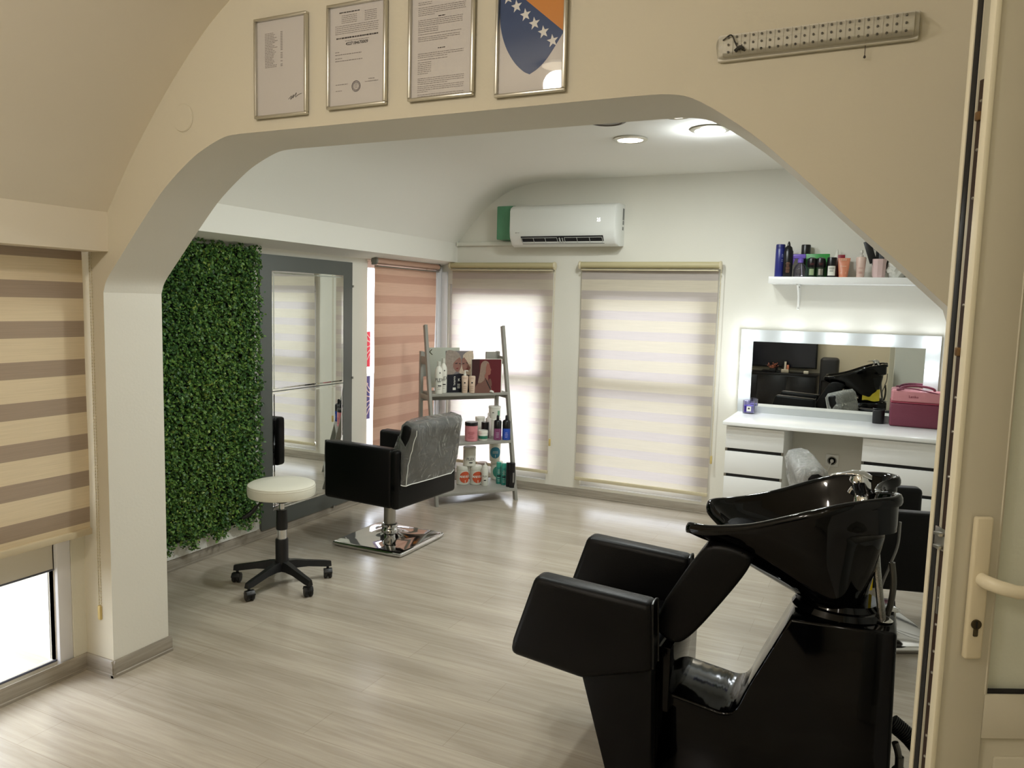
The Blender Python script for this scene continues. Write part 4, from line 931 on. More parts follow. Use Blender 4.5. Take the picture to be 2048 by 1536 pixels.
x, y, r, h = place(z, 963, 976, 972, 926); t = can('foam_bottle', 'slim white bottle right of the mango tubs', 'bottle', x, y, z, r, h, wb, wb, .22, Gl, dome=True); cyl_text(t, 'PLEX', .017, r, h*.42, inkg, bold=.02); cyl_patch(t, .018, .008, r, h*.25, inkd)
x, y, r, h = place(z, 978, 1003, 962, 926); t = jar('mask_tub', 'tub with green round label behind the teal cans', 'tub', x-.01, y+.04, z, r, h, tubm, tubm, .12, Gl); cyl_disc(t, h*.33, r, h*.45, mat('sea green label', (52, 130, 112), .4), a0=.3); ztb = z+h
t = jar('mask_tub', 'upper milky tub with blue-green round label', 'tub', x-.03, y+.04, ztb, r*.98, .155, tubm, tubm, .1, Gl, taper=.88); cyl_disc(t, .046, r*.96, .075, teal, a0=.1); cyl_lines(t, r*.967, [.085, .078, .07], .05, wb, 5, .1)
cyl_patch(t, .004, .022, r*.96, .048, wb, a0=.1, eps=.0018, name='spoon_mark')
x2, y2, r2, h2 = place(z, 950, 968, 962, 930); jar('mask_tub', 'milky tub half hidden behind the right mango tub', 'tub', x2-.01, y2+.06, z, r2*1.15, h2*1.05, tubm, mat('rosy lid', (196, 182, 176), .4), .12, Gl)
for k, (a, c, yb_, yt_) in enumerate(((991.6, 1002.6, 968, 924.7), (1001.8, 1012.8, 970.5, 926.8))):
    x, y, r, h = place(z, a, c, yb_, yt_); t = can('dry_shampoo_can', ('left', 'right')[k]+' teal spray can of the pair on the bottom board', 'spray can', x, y, z, r, h, tealc, mat('teal cap', (60, 160, 140), .3), .2, Gl)
    cyl_lines(t, r, [h*.66, h*.6, h*.55, h*.5], .024, wb, k+7); cyl_patch(t, .028, .01, r, h*.38, navy); cyl_lines(t, r, [h*.3, h*.2, h*.14], .02, wb, k)
for k, (a, c, yb_, yt_, nm) in enumerate(((1018, 1029.5, 976, 926, 'black spray can at the right end of the bottom board'), (1011.6, 1021, 974, 925, 'black spray can beside the teal cans, half behind its twin'))):
    x, y, r, h = place(z, a, c, yb_, yt_); t = can('hair_spray_can', nm, 'spray can', x, y+(.0, .0)[k], z, r*1.05, h, blk, blk, .25, Gl)
    if k == 0: cyl_patch(t, .012, h*.4, r*1.06, h*.42, inkg, a0=.45)

# ------------------------------------------------------------------ hedge panel and tall mirror on the left wall
def hedge():
    rng = np.random.default_rng(4); n = 52000
    y = rng.uniform(2.30, 3.535, n); z = rng.uniform(.10, 1.815, n)
    # ragged borders
    keep = (z > .135+.035*np.sin(y*31)+.02*np.sin(y*77)+rng.normal(0, .012, n)) & (z < 1.80+.012*np.sin(y*40)+.012*np.sin(y*90)+rng.normal(0, .01, n)) & (y < 3.522+.01*np.sin(z*60)+.008*np.sin(z*140)+rng.normal(0, .006, n))
    y, z = y[keep], z[keep]; n = len(y)
    # bushy relief made of little tufts
    relief = .5+.25*np.sin(y*58+1.3*np.sin(z*37))*np.sin(z*52+1.1*np.sin(y*43))+.25*np.sin(y*131+2*np.sin(z*71))*np.sin(z*117+y*20)
    x = -3.405+.012+(.058*relief+.012)*rng.uniform(.25, 1, n)**.7
    c = np.stack([x, y, z], 1)
    nrm = np.stack([rng.uniform(.15, 1, n), rng.normal(0, .55, n), rng.normal(.25, .55, n)], 1); nrm /= np.linalg.norm(nrm, axis=1)[:, None]
    a = rng.normal(size=(n, 3)); u = np.cross(nrm, a); u /= np.linalg.norm(u, axis=1)[:, None]; v = np.cross(nrm, u)
    L = rng.uniform(.006, .0115, n)[:, None]; Wd = L*rng.uniform(.55, .8, n)[:, None]
    P = np.stack([c-u*L, c+v*Wd+nrm*L*.12-u*L*.1, c+u*L*.75+v*Wd*.55, c+u*L*.95-v*Wd*.35, c-v*Wd+nrm*L*.12-u*L*.1], 1).reshape(-1, 3)
    me = bpy.data.meshes.new('leaves'); me.vertices.add(len(P)); me.vertices.foreach_set('co', (P-np.array([-3.40, 3.0, .9])).ravel())
    me.loops.add(5*n); me.loops.foreach_set('vertex_index', np.arange(5*n)); me.polygons.add(n)
    me.polygons.foreach_set('loop_start', np.arange(n)*5); me.polygons.foreach_set('loop_total', np.full(n, 5))
    for k, rgb in enumerate(((72, 110, 48), (100, 136, 58), (50, 90, 42), (136, 156, 72))): me.materials.append(mat('leaf green %d' % k, rgb, .45))
    band = np.sin(y*6.5+.9*np.sin(z*3.1))+.5*np.sin(z*2.2)
    me.polygons.foreach_set('material_index', np.where(rng.uniform(size=n) < .25+.12*band, 1, np.where(rng.uniform(size=n) < .45-.1*band, 2, np.where(rng.uniform(size=n) < .10+.04*band, 3, 0))).astype(np.int32))
    me.update(calc_edges=True); me.validate()
    t = thing('hedge_panel', 'tall panel of dense green artificial leaves beside the tall mirror', 'artificial hedge', (-3.40, 3.0, .9))
    o = bpy.data.objects.new('foliage', me); COL.objects.link(o); o.parent = t
    b = BM(); box(b, XL+.001, XL+.012, 2.26, 3.525, .066, 1.80); q = build('backing_board', b, white_p, t, True)
    b = BM(); box(b, XL+.012, XL+.02, 2.28, 3.505, .15, 1.79); build('leaf_mat', b, mat('dark leaf mat', (22, 34, 18), .8), t, True)
hedge()
t = thing('wall_mirror', 'tall two-piece mirror with wide dark grey surround, between the hedge panel and the salmon blind', 'mirror', (XL+.001, 4.0, .052))
b = BM(); box(b, XL+.001, XL+.019, 3.555, 4.458, .052, 1.768, .002); build('backing_board', b, greyf, t, True)
for (a, c, tl) in ((.160, .918, -.008), (.924, 1.672, .0)):
    y0, y1, bv = 3.652, 4.352, .018; xf = XL+.024
    b = BM(); box(b, XL+.0192, xf-.002, y0, y1, a, c); V = [(xf, y0+bv, a+bv), (xf, y1-bv, a+bv), (xf, y1-bv, c-bv), (xf, y0+bv, c-bv)]; O = [(xf-.0045, y0, a), (xf-.0045, y1, a), (xf-.0045, y1, c), (xf-.0045, y0, c)]
    V = [(x+tl*(z-a)*.0+ (0 if tl == 0 else .002*math.sin(0)), y, z) for x, y, z in V]
    quad(b, V)
    for i in range(4): quad(b, [O[i], O[(i+1) % 4], V[(i+1) % 4], V[i]])
    build('mirror_glass', b, mirror_m, t, True, ang=1)
for (y, z) in ((4.458, 1.60), (4.458, .95), (4.25, .05)):
    b = BM(); box(b, XL+.012, XL+.028, y-.006, y+.008, z-.008, z+.008, .002); build('clip', b, steel, t, True)

# ------------------------------------------------------------------ stool
t = thing('rolling_stool', 'round white padded stool on a black five-star wheeled base', 'stool', (-2.76, 3.03, 0))
b = BM(); zt = .548; r = .172
lathe(b, [(.0004, zt-.066), (r*.94, zt-.066), (r*.985, zt-.062), (r, zt-.05), (r*1.005, zt-.030), (r*.995, zt-.0175), (r*.985, zt-.016), (r*.992, zt-.0145), (r*.985, zt-.006), (r*.93, zt-.0005), (r*.5, zt+.002), (.0004, zt+.002)], 56); s_ = build('seat', b, white_l, t)
b = BM(); tube(b, [(r*.99*math.cos(a*pi/28), r*.99*math.sin(a*pi/28), zt-.016) for a in range(57)], .0022, 5); build('piping', b, white_l, s_)
b = BM(); box(b, -.075, .075, -.075, .075, zt-.078, zt-.067, .004); lathe(b, [(.0004, zt-.105), (.03, zt-.105), (.034, zt-.078), (.0004, zt-.078)], 20); build('seat_plate', b, blackp, t)
b = BM(); lathe(b, [(.0004, .36), (.0135, .36), (.0135, zt-.1), (.0004, zt-.1)], 18); build('piston', b, chrome, t)
b = BM(); lathe(b, [(.0004, .30), (.0285, .30), (.030, .306), (.027, .40), (.0265, .405), (.0004, .405)], 26); build('upper_sleeve', b, blackp, t)
b = BM(); lathe(b, [(.0004, .245), (.0255, .245), (.0255, .302), (.0004, .302)], 26); build('chrome_sleeve', b, chrome, t)
b = BM(); lathe(b, [(.0004, .115), (.036, .115), (.036, .13), (.033, .14), (.033, .245), (.031, .25), (.0004, .25)], 26); build('lower_sleeve', b, blackp, t)
b = BM(); tube(b, curve([(-.03, -.02, zt-.085), (-.075, -.055, zt-.10), (-.10, -.075, zt-.125), (-.115, -.088, zt-.155)], 6), .005, 8); tube(b, curve([(-.10, -.075, zt-.122), (-.116, -.088, zt-.15), (-.135, -.103, zt-.168), (-.155, -.118, zt-.185)], 5), .0115, 10, taper=[.7]+[1]*14+[.9]); build('height_lever', b, blackp, t)
for k in range(5):
    a = math.radians(-88+72*k); M = Matrix.Rotation(a, 4, 'Z'); R_ = .245
    b = BM(); rings = []
    for s, hw, z0, z1 in ((.018, .030, .082, .132), (.07, .026, .088, .128), (.13, .022, .085, .115), (.19, .019, .074, .104), (.235, .018, .066, .096), (.262, .014, .064, .090)):
        rings.append([(s, -hw, z0), (s, -hw*.55, z1), (s, hw*.55, z1), (s, hw, z0)])
    loft(b, rings, True, M); leg = build('leg', b, blackp, t, ang=50)
    b = BM(); C0 = Matrix.Rotation(a, 4, 'Z') @ Matrix.Translation((R_, 0, 0)) @ Matrix.Rotation(1.1+k*1.7, 4, 'Z')
    for sg in (-1, 1):
        lathe(b, [(.0004, -.009), (.020, -.009), (.0245, -.005), (.0245, .005), (.020, .009), (.0004, .009)], 24, C0 @ Matrix.Translation((.008, sg*.0125, .0245)) @ Matrix.Rotation(pi/2, 4, 'X'))
    box(b, -.012, .026, -.0035, .0035, .012, .05, .002, M=C0); lathe(b, [(.0004, .045), (.008, .045), (.007, .066), (.0004, .066)], 10, Matrix.Rotation(a, 4, 'Z') @ Matrix.Translation((R_, 0, 0)))
    prism(b, [(-.016, .03), (-.004, .052), (.02, .054), (.034, .038), (.034, .03), (.02, .047), (.0, .044)], 'y', -.0225, .0225, .002, M=C0)
    build('caster', b, blackp, leg)

# ------------------------------------------------------------------ styling chairs
def styling_chair(label, loc, rz, base=4):
    """local: the sitter faces +x"""
    t = thing('styling_chair', label, 'salon chair', loc, rz, 'black styling chairs')
    for s in (1, -1):
        b = BM(); box(b, -.245, .272, min(s*.215, s*.302), max(s*.215, s*.302), .305, .655, .022, 3); build('armrest', b, blackl, t)
    b = BM(); box(b, -.292, -.235, -.302, .302, .305, .475, .02, 3); box(b, -.292, -.235, .235, .302, .40, .652, .02, 3); box(b, -.292, -.235, -.302, -.235, .40, .652, .02, 3); build('back_frame', b, blackl, t)
    b = BM(); box(b, -.23, .262, -.214, .214, .40, .50, .03, 3); build('seat', b, blackl, t)
    b = BM(); box(b, -.23, .25, -.214, .214, .31, .40, .004); build('seat_base', b, blackp, t)
    # reclined backrest
    Mb = Matrix.Translation((-.240, 0, .405)) @ Matrix.Rotation(math.radians(-13), 4, 'Y')
    b = BM(); box(b, -.035, .045, -.232, .232, 0, .24, .02, 3, M=Mb); box(b, -.04, .05, -.262, .262, .20, .405, .03, 3, M=Mb); br = build('backrest', b, blackl, t)
    # clear film slipped over it
    t_ = BM(); rings = []; n = 34; rn = random.Random(3)
    for i in range(13):
        s = i/12; z = .055+.365*s; ring = []
        for j in range(n):
            a = 2*pi*j/n; hx = .062+.012*(1-s); hy = .275-.02*s
            if s > .9: q = 1-((s-.9)/.1)**2*.35; hx *= q; hy *= (1-((s-.9)/.1)**2*.06)
            ca, sa = math.cos(a), math.sin(a); e = .35
            px = hx*math.copysign(abs(ca)**e, ca); py = hy*math.copysign(abs(sa)**e, sa)
            px += .006*math.sin(5*a+7*s)+rn.uniform(-.003, .003); py += rn.uniform(-.004, .004)
            zz = z if px < 0 or i > 7 else z+.12*(1-s)
            ring.append((px+.004, py, zz))
        rings.append(ring)
    R = [[t_.verts.new(p) for p in r_] for r_ in rings]
    for i in range(12):
        for j in range(n): t_.faces.new((R[i][j], R[i][(j+1) % n], R[i+1][(j+1) % n], R[i+1][j]))
    t_.faces.new(R[-1]); bmesh.ops.recalc_face_normals(t_, faces=t_.faces)
    b = BM(); absorb(b, t_, Mb); fc = build('plastic_cover', b, film, t, ang=60)
    b = BM(); pts = [Mb @ Vector(p) for p in rings[0] if p[0] < .0]; pts.sort(key=lambda p: p.y); tube(b, pts, .003, 6)
    e1 = [Mb @ Vector(rings[i][int(n*.37)]) for i in range(0, 12)]; tube(b, e1, .0022, 6)
    build('cover_hem', b, mat('white hem', (225, 226, 220), .4), fc)
    # pump and base
    b = BM(); lathe(b, [(.0004, .07), (.037, .07), (.037, .31), (.0004, .31)], 32); build('column', b, steel, t)
    b = BM(); lathe(b, [(.036, .05), (.050, .055), (.054, .07), (.050, .082), (.046, .088), (.052, .10), (.050, .112), (.038, .118), (.036, .118)], 36); build('collar', b, chrome, t)
    b = BM(); rings = []
    for hw, z, rd in ((.25, .004, 0), (.2545, .012, 0), (.2545, .02, 0), (.248, .028, 0), (.238, .03, 0), (.16, .034, .25), (.10, .042, .7), (.06, .056, 1.), (.04, .066, 1.)):
        ring = []
        for j in range(40):
            a = 2*pi*j/40+pi/4; ca, sa = math.cos(a), math.sin(a); m_ = max(abs(ca), abs(sa)); q = ((1-rd)/max(m_, .01)+rd); 
            if rd == 0: q = min(q, 1.385)
            ring.append((hw*ca*q, hw*sa*q, z))
        rings.append(ring)
    loft(b, rings, True, Matrix.Rotation(math.radians(base), 4, 'Z')); build('base_plate', b, chrome, t, ang=50)
    return t
ch = styling_chair('black leather styling chair with clear plastic over its backrest, facing the tall mirror', (-2.705, 3.935, 0), math.radians(176))
ch2 = dup(ch, (.03, 3.93, 0), math.radians(14), 'black styling chair half hidden behind the wash basin, before the dressing table')
for c in ch2.children:
    if c.name.startswith('base_plate'): c.rotation_euler = (0, 0, math.radians(10))
    if c.name.startswith('plastic_cover'):
        c.data = c.data.copy(); c.data.materials[0] = film_w

# ------------------------------------------------------------------ wash unit
YC = 2.49
t = thing('backwash_unit', 'glossy black hair wash unit with tilted basin, padded seat and pedestal', 'wash station', (-.3, YC, 0))
arm = [(-.955, .632), (-.565, .612), (-.553, .40), (-.60, .385), (-.78, .325), (-1.035, .352), (-1.03, .40)]
for s in (-1, 1):
    y0, y1 = sorted((YC+s*.29, YC+s*.205)); 
    b = BM(); prism(b, arm, 'y', y0, y1, .022, 3); a_ = build('armrest', b, blackl, t, True)
    b = BM()
    for yy in (y0+.012, y1-.012): tube(b, [(-.566, yy, .608), (-.556, yy, .41)], .004, 6)
    tube(b, [(-.566, y0+.012, .608), (-.567, y0+.03, .6135), (-.567, y1-.03, .6135), (-.566, y1-.012, .608)], .004, 6)
    build('piping', b, seam, a_, True)
    y0, y1 = sorted((YC+s*.275, YC+s*.225)); b = BM(); prism(b, [(-.79, .345), (-.56, .42), (-.545, 0), (-.685, 0)], 'y', y0, y1, .008); build('side_panel', b, blackl, t, True)
b = BM(); box(b, -.985, -.56, YC-.204, YC+.204, .345, .45, .03, 3); build('seat', b, blackl, t, True)
b = BM(); prism(b, [(-.775, .335), (-.56, .335), (-.56, 0), (-.675, 0)], 'y', YC-.224, YC+.224, .004); build('seat_box', b, blackf, t, True)
b = BM(); prism(b, smooth2([(-.585, .505), (-.53, .47), (-.48, .485), (-.40, .59), (-.30, .755), (-.33, .795), (-.41, .80), (-.46, .755), (-.55, .60)], 4), 'y', YC-.2, YC+.2, .015, 3); build('backrest', b, blackl, t, True, ang=50)
b = BM(); box(b, -.563, -.522, YC-.20, YC+.20, .24, .45, .004); build('rear_plate', b, blackf, t, True)
b = BM(); box(b, -.562, -.545, YC+.17, YC+.20, .25, .44, .002); build('hinge_bracket', b, steel, t, True)
pedp = [(-.62, 0), (-.62, .29)] + smooth2([(-.60, .292), (-.42, .268), (-.36, .262), (-.325, .285), (-.29, .37), (-.185, .60)], 5) + [(.098, .614), (.112, .0)]
b = BM(); prism(b, pedp, 'y', YC-.155, YC+.145, .010, 3); build('pedestal', b, blackf, t, True, ang=40)
b = BM(); lathe(b, [(.0004, .60), (.135, .60), (.14, .612), (.13, .628), (.115, .63), (.105, .645), (.0004, .645)], 44, Matrix.Translation((-.055, YC-.01, 0)) @ Matrix.Diagonal((1.0, .92, 1, 1))); build('swivel_ring', b, blackg, t, True)
half = [(.025, 0, .980), (.038, .07, .990), (.075, .115, 1.0), (.068, .165, 1.0), (.025, .20, .995), (-.06, .235, .978), (-.15, .25, .947), (-.30, .232, .886), (-.42, .20, .854), (-.483, .172, .846), (-.490, .135, .836), (-.44, .09, .805), (-.40, .05, .790), (-.385, 0, .786)]
loopp = [(x, YC+d, z) for x, d, z in half] + [(x, YC-d, z) for x, d, z in half[1:-1][::-1]]
loopp = [tuple(v) for v in curve(loopp+loopp[:1], 5)][:-1]
N_ = len(loopp)
def sst(a, c, v): v = min(1, max(0, (v-a)/(c-a))); return v*v*(3-2*v)
neckc = Vector((-.075, YC, .635)); drainc = Vector((-.10, YC, .74))
def angof(p): return math.atan2((p[1]-YC)/.25, (p[0]+.16)/.25)
rings = []
# inside of the bowl: drain, belly, up to the rim
for s in (0., .12, .3, .5, .7, .85, .95):
    ring = []
    for p in loopp:
        a = angof(p); q = Vector((drainc.x+.035*math.cos(a), drainc.y+.035*math.sin(a), drainc.z)); pi_ = Vector(p)
        inn = (pi_-Vector((-.16, YC, 0))); inn.z = 0; L = inn.length; tgt = pi_-inn/L*.018; k = s**.55
        zz = q.z+(tgt.z-.006-q.z)*s**1.5
        ring.append((q.x+(tgt.x-q.x)*k, q.y+(tgt.y-q.y)*k, zz))
    rings.append(ring)
for off, dz in ((.017, -.008), (.013, .001), (.004, .005), (-.006, .003), (-.011, -.006), (-.012, -.015), (-.010, -.022)):
    ring = []
    for p in loopp:
        d = Vector((p[0]+.16, p[1]-YC, 0)).normalized(); tk = 1+.25*sst(-.30, -.485, p[0]) if off < .01 else 1; ring.append((p[0]-d.x*off, p[1]-d.y*off, p[2]+dz*tk))
    rings.append(ring)
for s in (.04, .10, .16, .22, .27, .31, .36, .45, .55, .65, .75, .85, .94, 1.):
    ring = []
    for p in loopp:
        a = angof(p); back = sst(-.06, .03, p[0]); q = Vector((neckc.x+.095*math.cos(a), neckc.y+.11*math.sin(a), neckc.z))
        ab = 0 if s < .29 else (.40 if s < .34 else .40+.60*(s-.34)/.66)
        if s < .29: ab = -.0
        fr = 1-.035*sst(-.42, -.485, p[0]); af = max(0, s-.055)/.945; k = af*(1-back)+ab*back; k = k+ (0.06*math.sin(pi*s))*abs(math.sin(a))*-1
        zb = 1.0 if s >= .29 else 1.0
        zz = p[2]+(q.z-p[2])*s
        ring.append((p[0]+(q.x-p[0])*k, p[1]+(q.y-p[1])*k, zz))
    rings.append(ring)
b = BM(); loft(b, rings); bs = build('basin', b, blackg, t, True, ang=70)
b = BM(); lathe(b, [(.0004, .0), (.03, .0), (.034, .004), (.03, .007), (.022, .003), (.0004, .003)], 28, Matrix.Translation(drainc+Vector((0, 0, .002)))); build('drain', b, chrome, bs, True)
# mixer tap on the rear ledge
b = BM(); T = Matrix.Translation((-.012, YC-.01, .945))
lathe(b, [(.0004, .0), (.030, .0), (.030, .006), (.027, .010), (.026, .03), (.028, .055), (.030, .07), (.023, .082), (.0004, .084)], 28, T @ Matrix.Rotation(math.radians(-12), 4, 'Y'))
tp = build('tap', b, chrome, t, True, ang=50)
b = BM(); T2 = T @ Matrix.Translation((-.015, 0, .072)); rings = []
for x, y, z, hw, hh in ((.032, 0, -.002, .018, .010), (.01, 0, .006, .024, .014), (-.02, 0, .010, .021, .009), (-.045, 0, .006, .014, .0045), (-.075, 0, -.001, .010, .003), (-.082, 0, -.006, .008, .003)):
    rings.append([(x, y+hw*math.cos(k*pi/7), z+hh*math.sin(k*pi/7)) for k in range(14)])
loft(b, rings, True, T2); build('tap_lever', b, chrome, tp, True, ang=60)
b = BM(); tube(b, curve([(-.02, YC-.01, .985), (-.04, YC-.01, .982), (-.05, YC-.01, .965)], 5), .010, 12); build('spout', b, chrome, tp, True)
# supply hoses down the back
b = BM(); pts = curve([(.026, YC-.075, .865), (.034, YC-.075, .78), (.048, YC-.075, .69), (.060, YC-.075, .618)], 14)
tube(b, pts, .0095, 10); hs = None
for i in range(0, 84):
    u = i/83; k = min(int(u*(len(pts)-1)), len(pts)-2); f = u*(len(pts)-1)-k; p = pts[k].lerp(pts[k+1], f); lathe(b, [(.0088, -.001), (.0112, -.0004), (.0112, .0004), (.0088, .001)], 12, Matrix.Translation(p))
build('flexible_hose', b, steel, t, True)
b = BM(); tube(b, curve([(.088, YC-.02, .90), (.086, YC-.02, .83), (.070, YC-.03, .77), (.052, YC-.03, .70), (.052, YC-.03, .63)], 10), .004, 8); build('cable', b, mat('grey cable', (130, 130, 128), .3), t, True)
b = BM(); tube(b, curve([(.075, YC-.035, .78), (.083, YC-.035, .72), (.080, YC-.035, .66), (.072, YC-.035, .62)], 8), .009, 10); build('dark_hose', b, mat('grey hose', (86, 84, 78), .25, .6), t, True)
for (x, y) in ((.064, YC-.075), (.085, YC+.03)):
    b = BM(); lathe(b, [(.010, 0), (.024, 0), (.025, .003), (.018, .007), (.010, .008)], 24, Matrix.Translation((x, y, .616))); build('hose_flange', b, chrome, t, True)
# waste pipe and valve behind the pedestal
b = BM(); pts = curve([(.11, YC+.02, .27), (.16, YC+.02, .235), (.205, YC+.02, .19), (.26, YC+.02, .17)], 10); tube(b, pts, .022, 14)
for i in range(0, len(pts)): 
    d = (pts[min(i+1, len(pts)-1)]-pts[max(i-1, 0)]).normalized(); M = Matrix.Translation(pts[i]) @ d.to_track_quat('Z', 'Y').to_matrix().to_4x4(); lathe(b, [(.021, -.0022), (.0265, -.001), (.0265, .001), (.021, .0022)], 14, M)
build('waste_pipe', b, blackp, t, True)
b = BM(); tube(b, [(.135, YC-.04, .20), (.138, YC-.04, .02)], .012, 12); lathe(b, [(.0004, 0), (.019, 0), (.02, .03), (.012, .04), (.0004, .04)], 10, Matrix.Translation((.136, YC-.04, .13))); tube(b, curve([(.12, YC-.04, .24), (.13, YC-.04, .21), (.136, YC-.04, .17)], 6), .010, 10); build('valve', b, mat('dull metal', (110, 108, 104), .35, .9), t, True)
# yellow cloth seen in the make-up mirror
b = BM(); V = []
for i in range(13):
    row = []
    for j in range(9):
        u = i/12; v = j/8; row.append(b.verts.new((-.13+.16*u, YC+.118+.006*math.sin(9*u+4*v)+.02*(1-v)*(1-v), .625+.115*v+.006*math.sin(7*u))))
    V.append(row)
for i in range(12):
    for j in range(8): b.faces.new((V[i][j], V[i][j+1], V[i+1][j+1], V[i+1][j]))
bmesh.ops.solidify(b, geom=b.faces[:], thickness=.006)
tag(build('cleaning_cloth', b, mat('yellow sponge cloth', (232, 212, 70), .8, bump=.2, bscale=200), loc=(-.05, YC+.13, .63)), 'yellow cleaning cloth on the far side of the wash basin, seen in the make-up mirror', 'cloth')

# ------------------------------------------------------------------ open entrance door at the right
DR = math.atan2(.454, .891)
d = sthing('door_1'); d.location = (.197, 1.546, 0); d.rotation_euler = (0, 0, DR); ROOTM[d.name] = Matrix.Translation(d.location) @ Matrix.Rotation(DR, 4, 'Z')
U0, U1, G0, G1 = -.068, .70, .019, .62
zg0, zg1, zp = .828, 1.95, .742
b = BM(); box(b, U0+.0, G0, .004, .066, .02, 2.10, .002); box(b, G1, U1, .004, .066, .02, 2.10, .002); box(b, G0, G1, .004, .066, zg1, 2.10, .002); box(b, G0, G1, .004, .066, .02, .12, .002); box(b, G0, G1, .004, .066, zp+.002, zg0, .002)
bmesh.ops.remove_doubles(b, verts=b.verts, dist=1e-5)
build('leaf', b, door_m, d)
b = BM(); box(b, U0-.006, U0+.004, -.0035, .014, .02, 2.10, .002); build('overlap_lip', b, doorlip, d)
for nm, q, m in (('edge_channel', (.014, .036), mat('edge grey plastic', (176, 172, 152), .4)), ('rubber_seal', (.041, .055), gasket), ('far_lip', (.055, .066), doorlip)):
    b = BM(); box(b, U0-(.004 if nm == 'far_lip' else .002), U0+.003, q[0], q[1], .02, 2.10, .001); build(nm, b, m, d)
b = BM(); box(b, U0-.0035, U0, .013, .0275, .05, 1.895); 
lk = build('lock_strip', b, brownm, d)
b = BM()
for z in (1.86, 1.78, 1.7, 1.52, 1.44, 1.36, 1.30, 1.22, 1.0, .95, .90, .86, .80, .74, .70): lathe(b, [(.0004, 0), (.003, 0), (.002, .0015), (.0004, .002)], 8, Matrix.Translation((U0-.0034, .0195, z)) @ Matrix.Rotation(-pi/2, 4, 'Y'))
build('screw', b, steel, lk)
b = BM()
for z in (1.835, 1.44): box(b, U0-.010, U0-.002, .014, .026, z-.008, z+.008, .003)
build('locking_stud', b, mat('bronze stud', (126, 98, 66), .35, .6), lk)
b = BM(); box(b, U0-.004, U0+.001, .014, .046, 1.085, 1.125, .001); box(b, U0-.014, U0, .016, .034, 1.112, 1.118, .001); box(b, U0-.012, U0, .018, .036, 1.088, 1.094, .001); build('latch', b, steel, lk)
b = BM(); box(b, U0-.0045, U0-.001, .017, .023, .97, 1.02); build('keeper', b, steel, lk)
# moulded lower panel and glazing
b = BM(); box(b, G0+.002, G1-.002, .012, .05, .122, zp, .001)
box(b, G0+.03, G1-.03, .006, .014, .15, zp-.035, .004); build('lower_panel', b, door_m, d)
b = BM(); tube(b, [(G0, .008, zg0), (G0, .008, zg1)], .005, 6); build('glazing_bead', b, door_m, d)
b = BM(); box(b, G0, G1, .006, .012, zg0, zg0+.008, .001); build('glazing_seal', b, gasket, d)
b = BM(); box(b, G0, G1, .02, .03, zg0+.004, zg1); build('frosted_glass', b, mat('frosted pale glass', (220, 224, 208), .25, bump=.25, bscale=70), d)
b = BM(); box(b, -.034, -.002, -.010, .002, .899, 1.156, .0045, 3); pl = build('handle_plate', b, mat('handle cream', (222, 212, 184), .3), d)
b = BM(); rings = []
for x, y, z, hw, hh in ((-.017, -.006, 1.045, .010, .012), (-.016, -.026, 1.045, .010, .0125), (-.004, -.044, 1.043, .0105, .0125), (.02, -.050, 1.038, .009, .012), (.07, -.050, 1.036, .008, .0115), (.125, -.049, 1.036, .0075, .011)):
    dv = {0: (0, -1), 1: (.35, -.93), 2: (.8, -.6)}.get(len(rings), (1, 0)); nv = (-dv[1], dv[0])
    rings.append([(x+nv[0]*hw*math.cos(k*pi/8), y+nv[1]*hw*math.cos(k*pi/8), z+hh*math.sin(k*pi/8)) for k in range(16)])
loft(b, rings); build('lever', b, mat('lever cream', (226, 218, 192), .28), pl, ang=60)
b = BM(); lathe(b, [(.0004, 0), (.0088, 0), (.0088, .003), (.0004, .003)], 22, Matrix.Translation((-.019, -.010, .964)) @ Matrix.Rotation(pi/2, 4, 'X')); box(b, -.0232, -.0148, -.013, -.010, .942, .962, .002); cy_ = build('lock_cylinder', b, mat('dark brass', (88, 80, 62), .3, .8), pl)
b = BM(); box(b, -.0204, -.0178, -.0135, -.0128, .958, .970); build('keyhole', b, gasket, cy_)

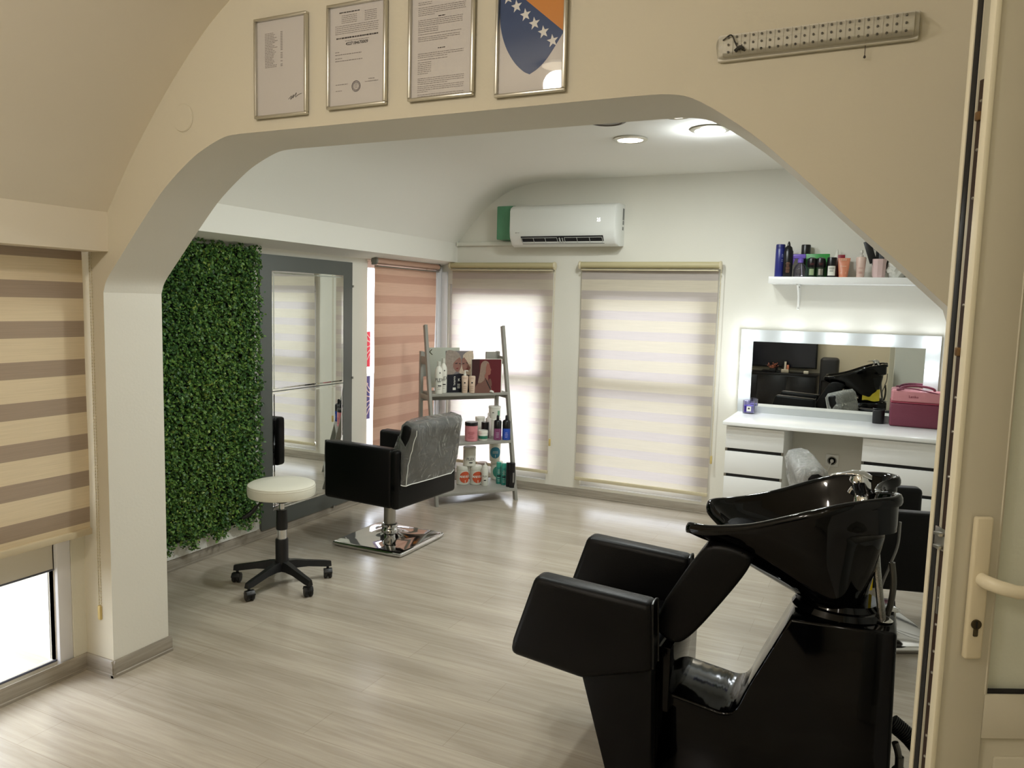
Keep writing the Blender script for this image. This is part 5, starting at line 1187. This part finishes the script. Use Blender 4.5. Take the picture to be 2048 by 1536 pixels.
# ------------------------------------------------------------------ rear of the front room, seen in the make-up mirror
blackw = mat('black cabinet', (16, 16, 20), .3)
t = thing('sideboard', 'low black sideboard at the rear wall, seen in the make-up mirror', 'cabinet', (-1.35, -1.27, 0))
b = BM(); box(b, -.75, .52, -.22, .2, .04, .55, .003); build('carcass', b, blackw, t)
for k in range(3):
    b = BM(); box(b, -.745+k*.423, -.745+k*.423+.418, .2, .216, .05, .53, .002); dd = build('door', b, blackw, t)
b = BM(); box(b, -.77, .54, -.225, .225, .55, .575, .003); build('top', b, blackw, t)
t = thing('television', 'black flat television above the low sideboard, seen in the make-up mirror', 'television', (-1.45, -1.375, .60))
b = BM(); box(b, -.62, .60, -.03, .02, .04, .66, .006); build('casing', b, blackp, t); b = BM(); box(b, -.6, .58, .02, .0225, .06, .64); build('screen', b, mat('dark screen', (14, 16, 26), .12), t); b = BM(); box(b, -.2, .2, -.1, .1, -.025, -.01, .003); box(b, -.03, .03, -.02, .0, -.02, .06, .003); build('stand', b, blackp, t)
t = thing('loudspeaker', 'rounded dark loudspeaker at the right end of the sideboard, seen in the make-up mirror', 'speaker', (-.66, -1.22, .0))
b = BM(); box(b, -.13, .13, -.12, .12, 0, .84, .05, 4); build('cabinet', b, mat('charcoal cabinet', (38, 40, 44), .45), t)
b = BM(); box(b, -.10, .10, .118, .126, .10, .5, .02, 3); build('grille', b, mat('speaker grille', (18, 18, 20), .7), t)
for (x, w_, h, m, l, nm, ct) in ((-1.47, .09, .10, mat('orange flowers', (170, 104, 80), .6), 'small pot of orange dried flowers on the sideboard, seen in the mirror', 'flower_pot', 'flower pot'), (-1.29, .11, .09, mat('woven white', (196, 190, 176), .6), 'white basket with bottles on the sideboard, seen in the mirror', 'basket', 'basket'), (-.985, .07, .07, wb, 'small white box on the sideboard, seen in the mirror', 'small_box', 'box')):
    t = thing(nm, l, ct, (x, -1.20, .575))
    b = BM(); box(b, -w_/2, w_/2, -.04, .04, 0, h*.6, .008); build('body', b, m if nm != 'flower_pot' else blackp, t)
    if nm == 'flower_pot':
        b = BM(); rr = random.Random(1)
        for k in range(26):
            a = rr.uniform(0, 6.28); p = Vector((.06*math.cos(a)*rr.random()*1.5, .03*math.sin(a), .07+rr.uniform(0, .07))); tube(b, [(0, 0, .05), p], .0015, 4); lathe(b, [(.0004, -.008), (.009, -.003), (.008, .005), (.0004, .008)], 7, Matrix.Translation(p))
        build('blooms', b, m, t)
    if nm == 'basket':
        b = BM(); tube(b, [(0, 0, .03), (0, 0, .17)], .016, 10); build('tube', b, wb, t); b = BM(); tube(b, [(-.035, 0, .03), (-.035, 0, .12)], .014, 10); build('dark_bottle', b, blackp, t); b = BM(); box(b, .025, .055, -.03, .03, .03, .12, .004); build('salmon_pack', b, org, t)
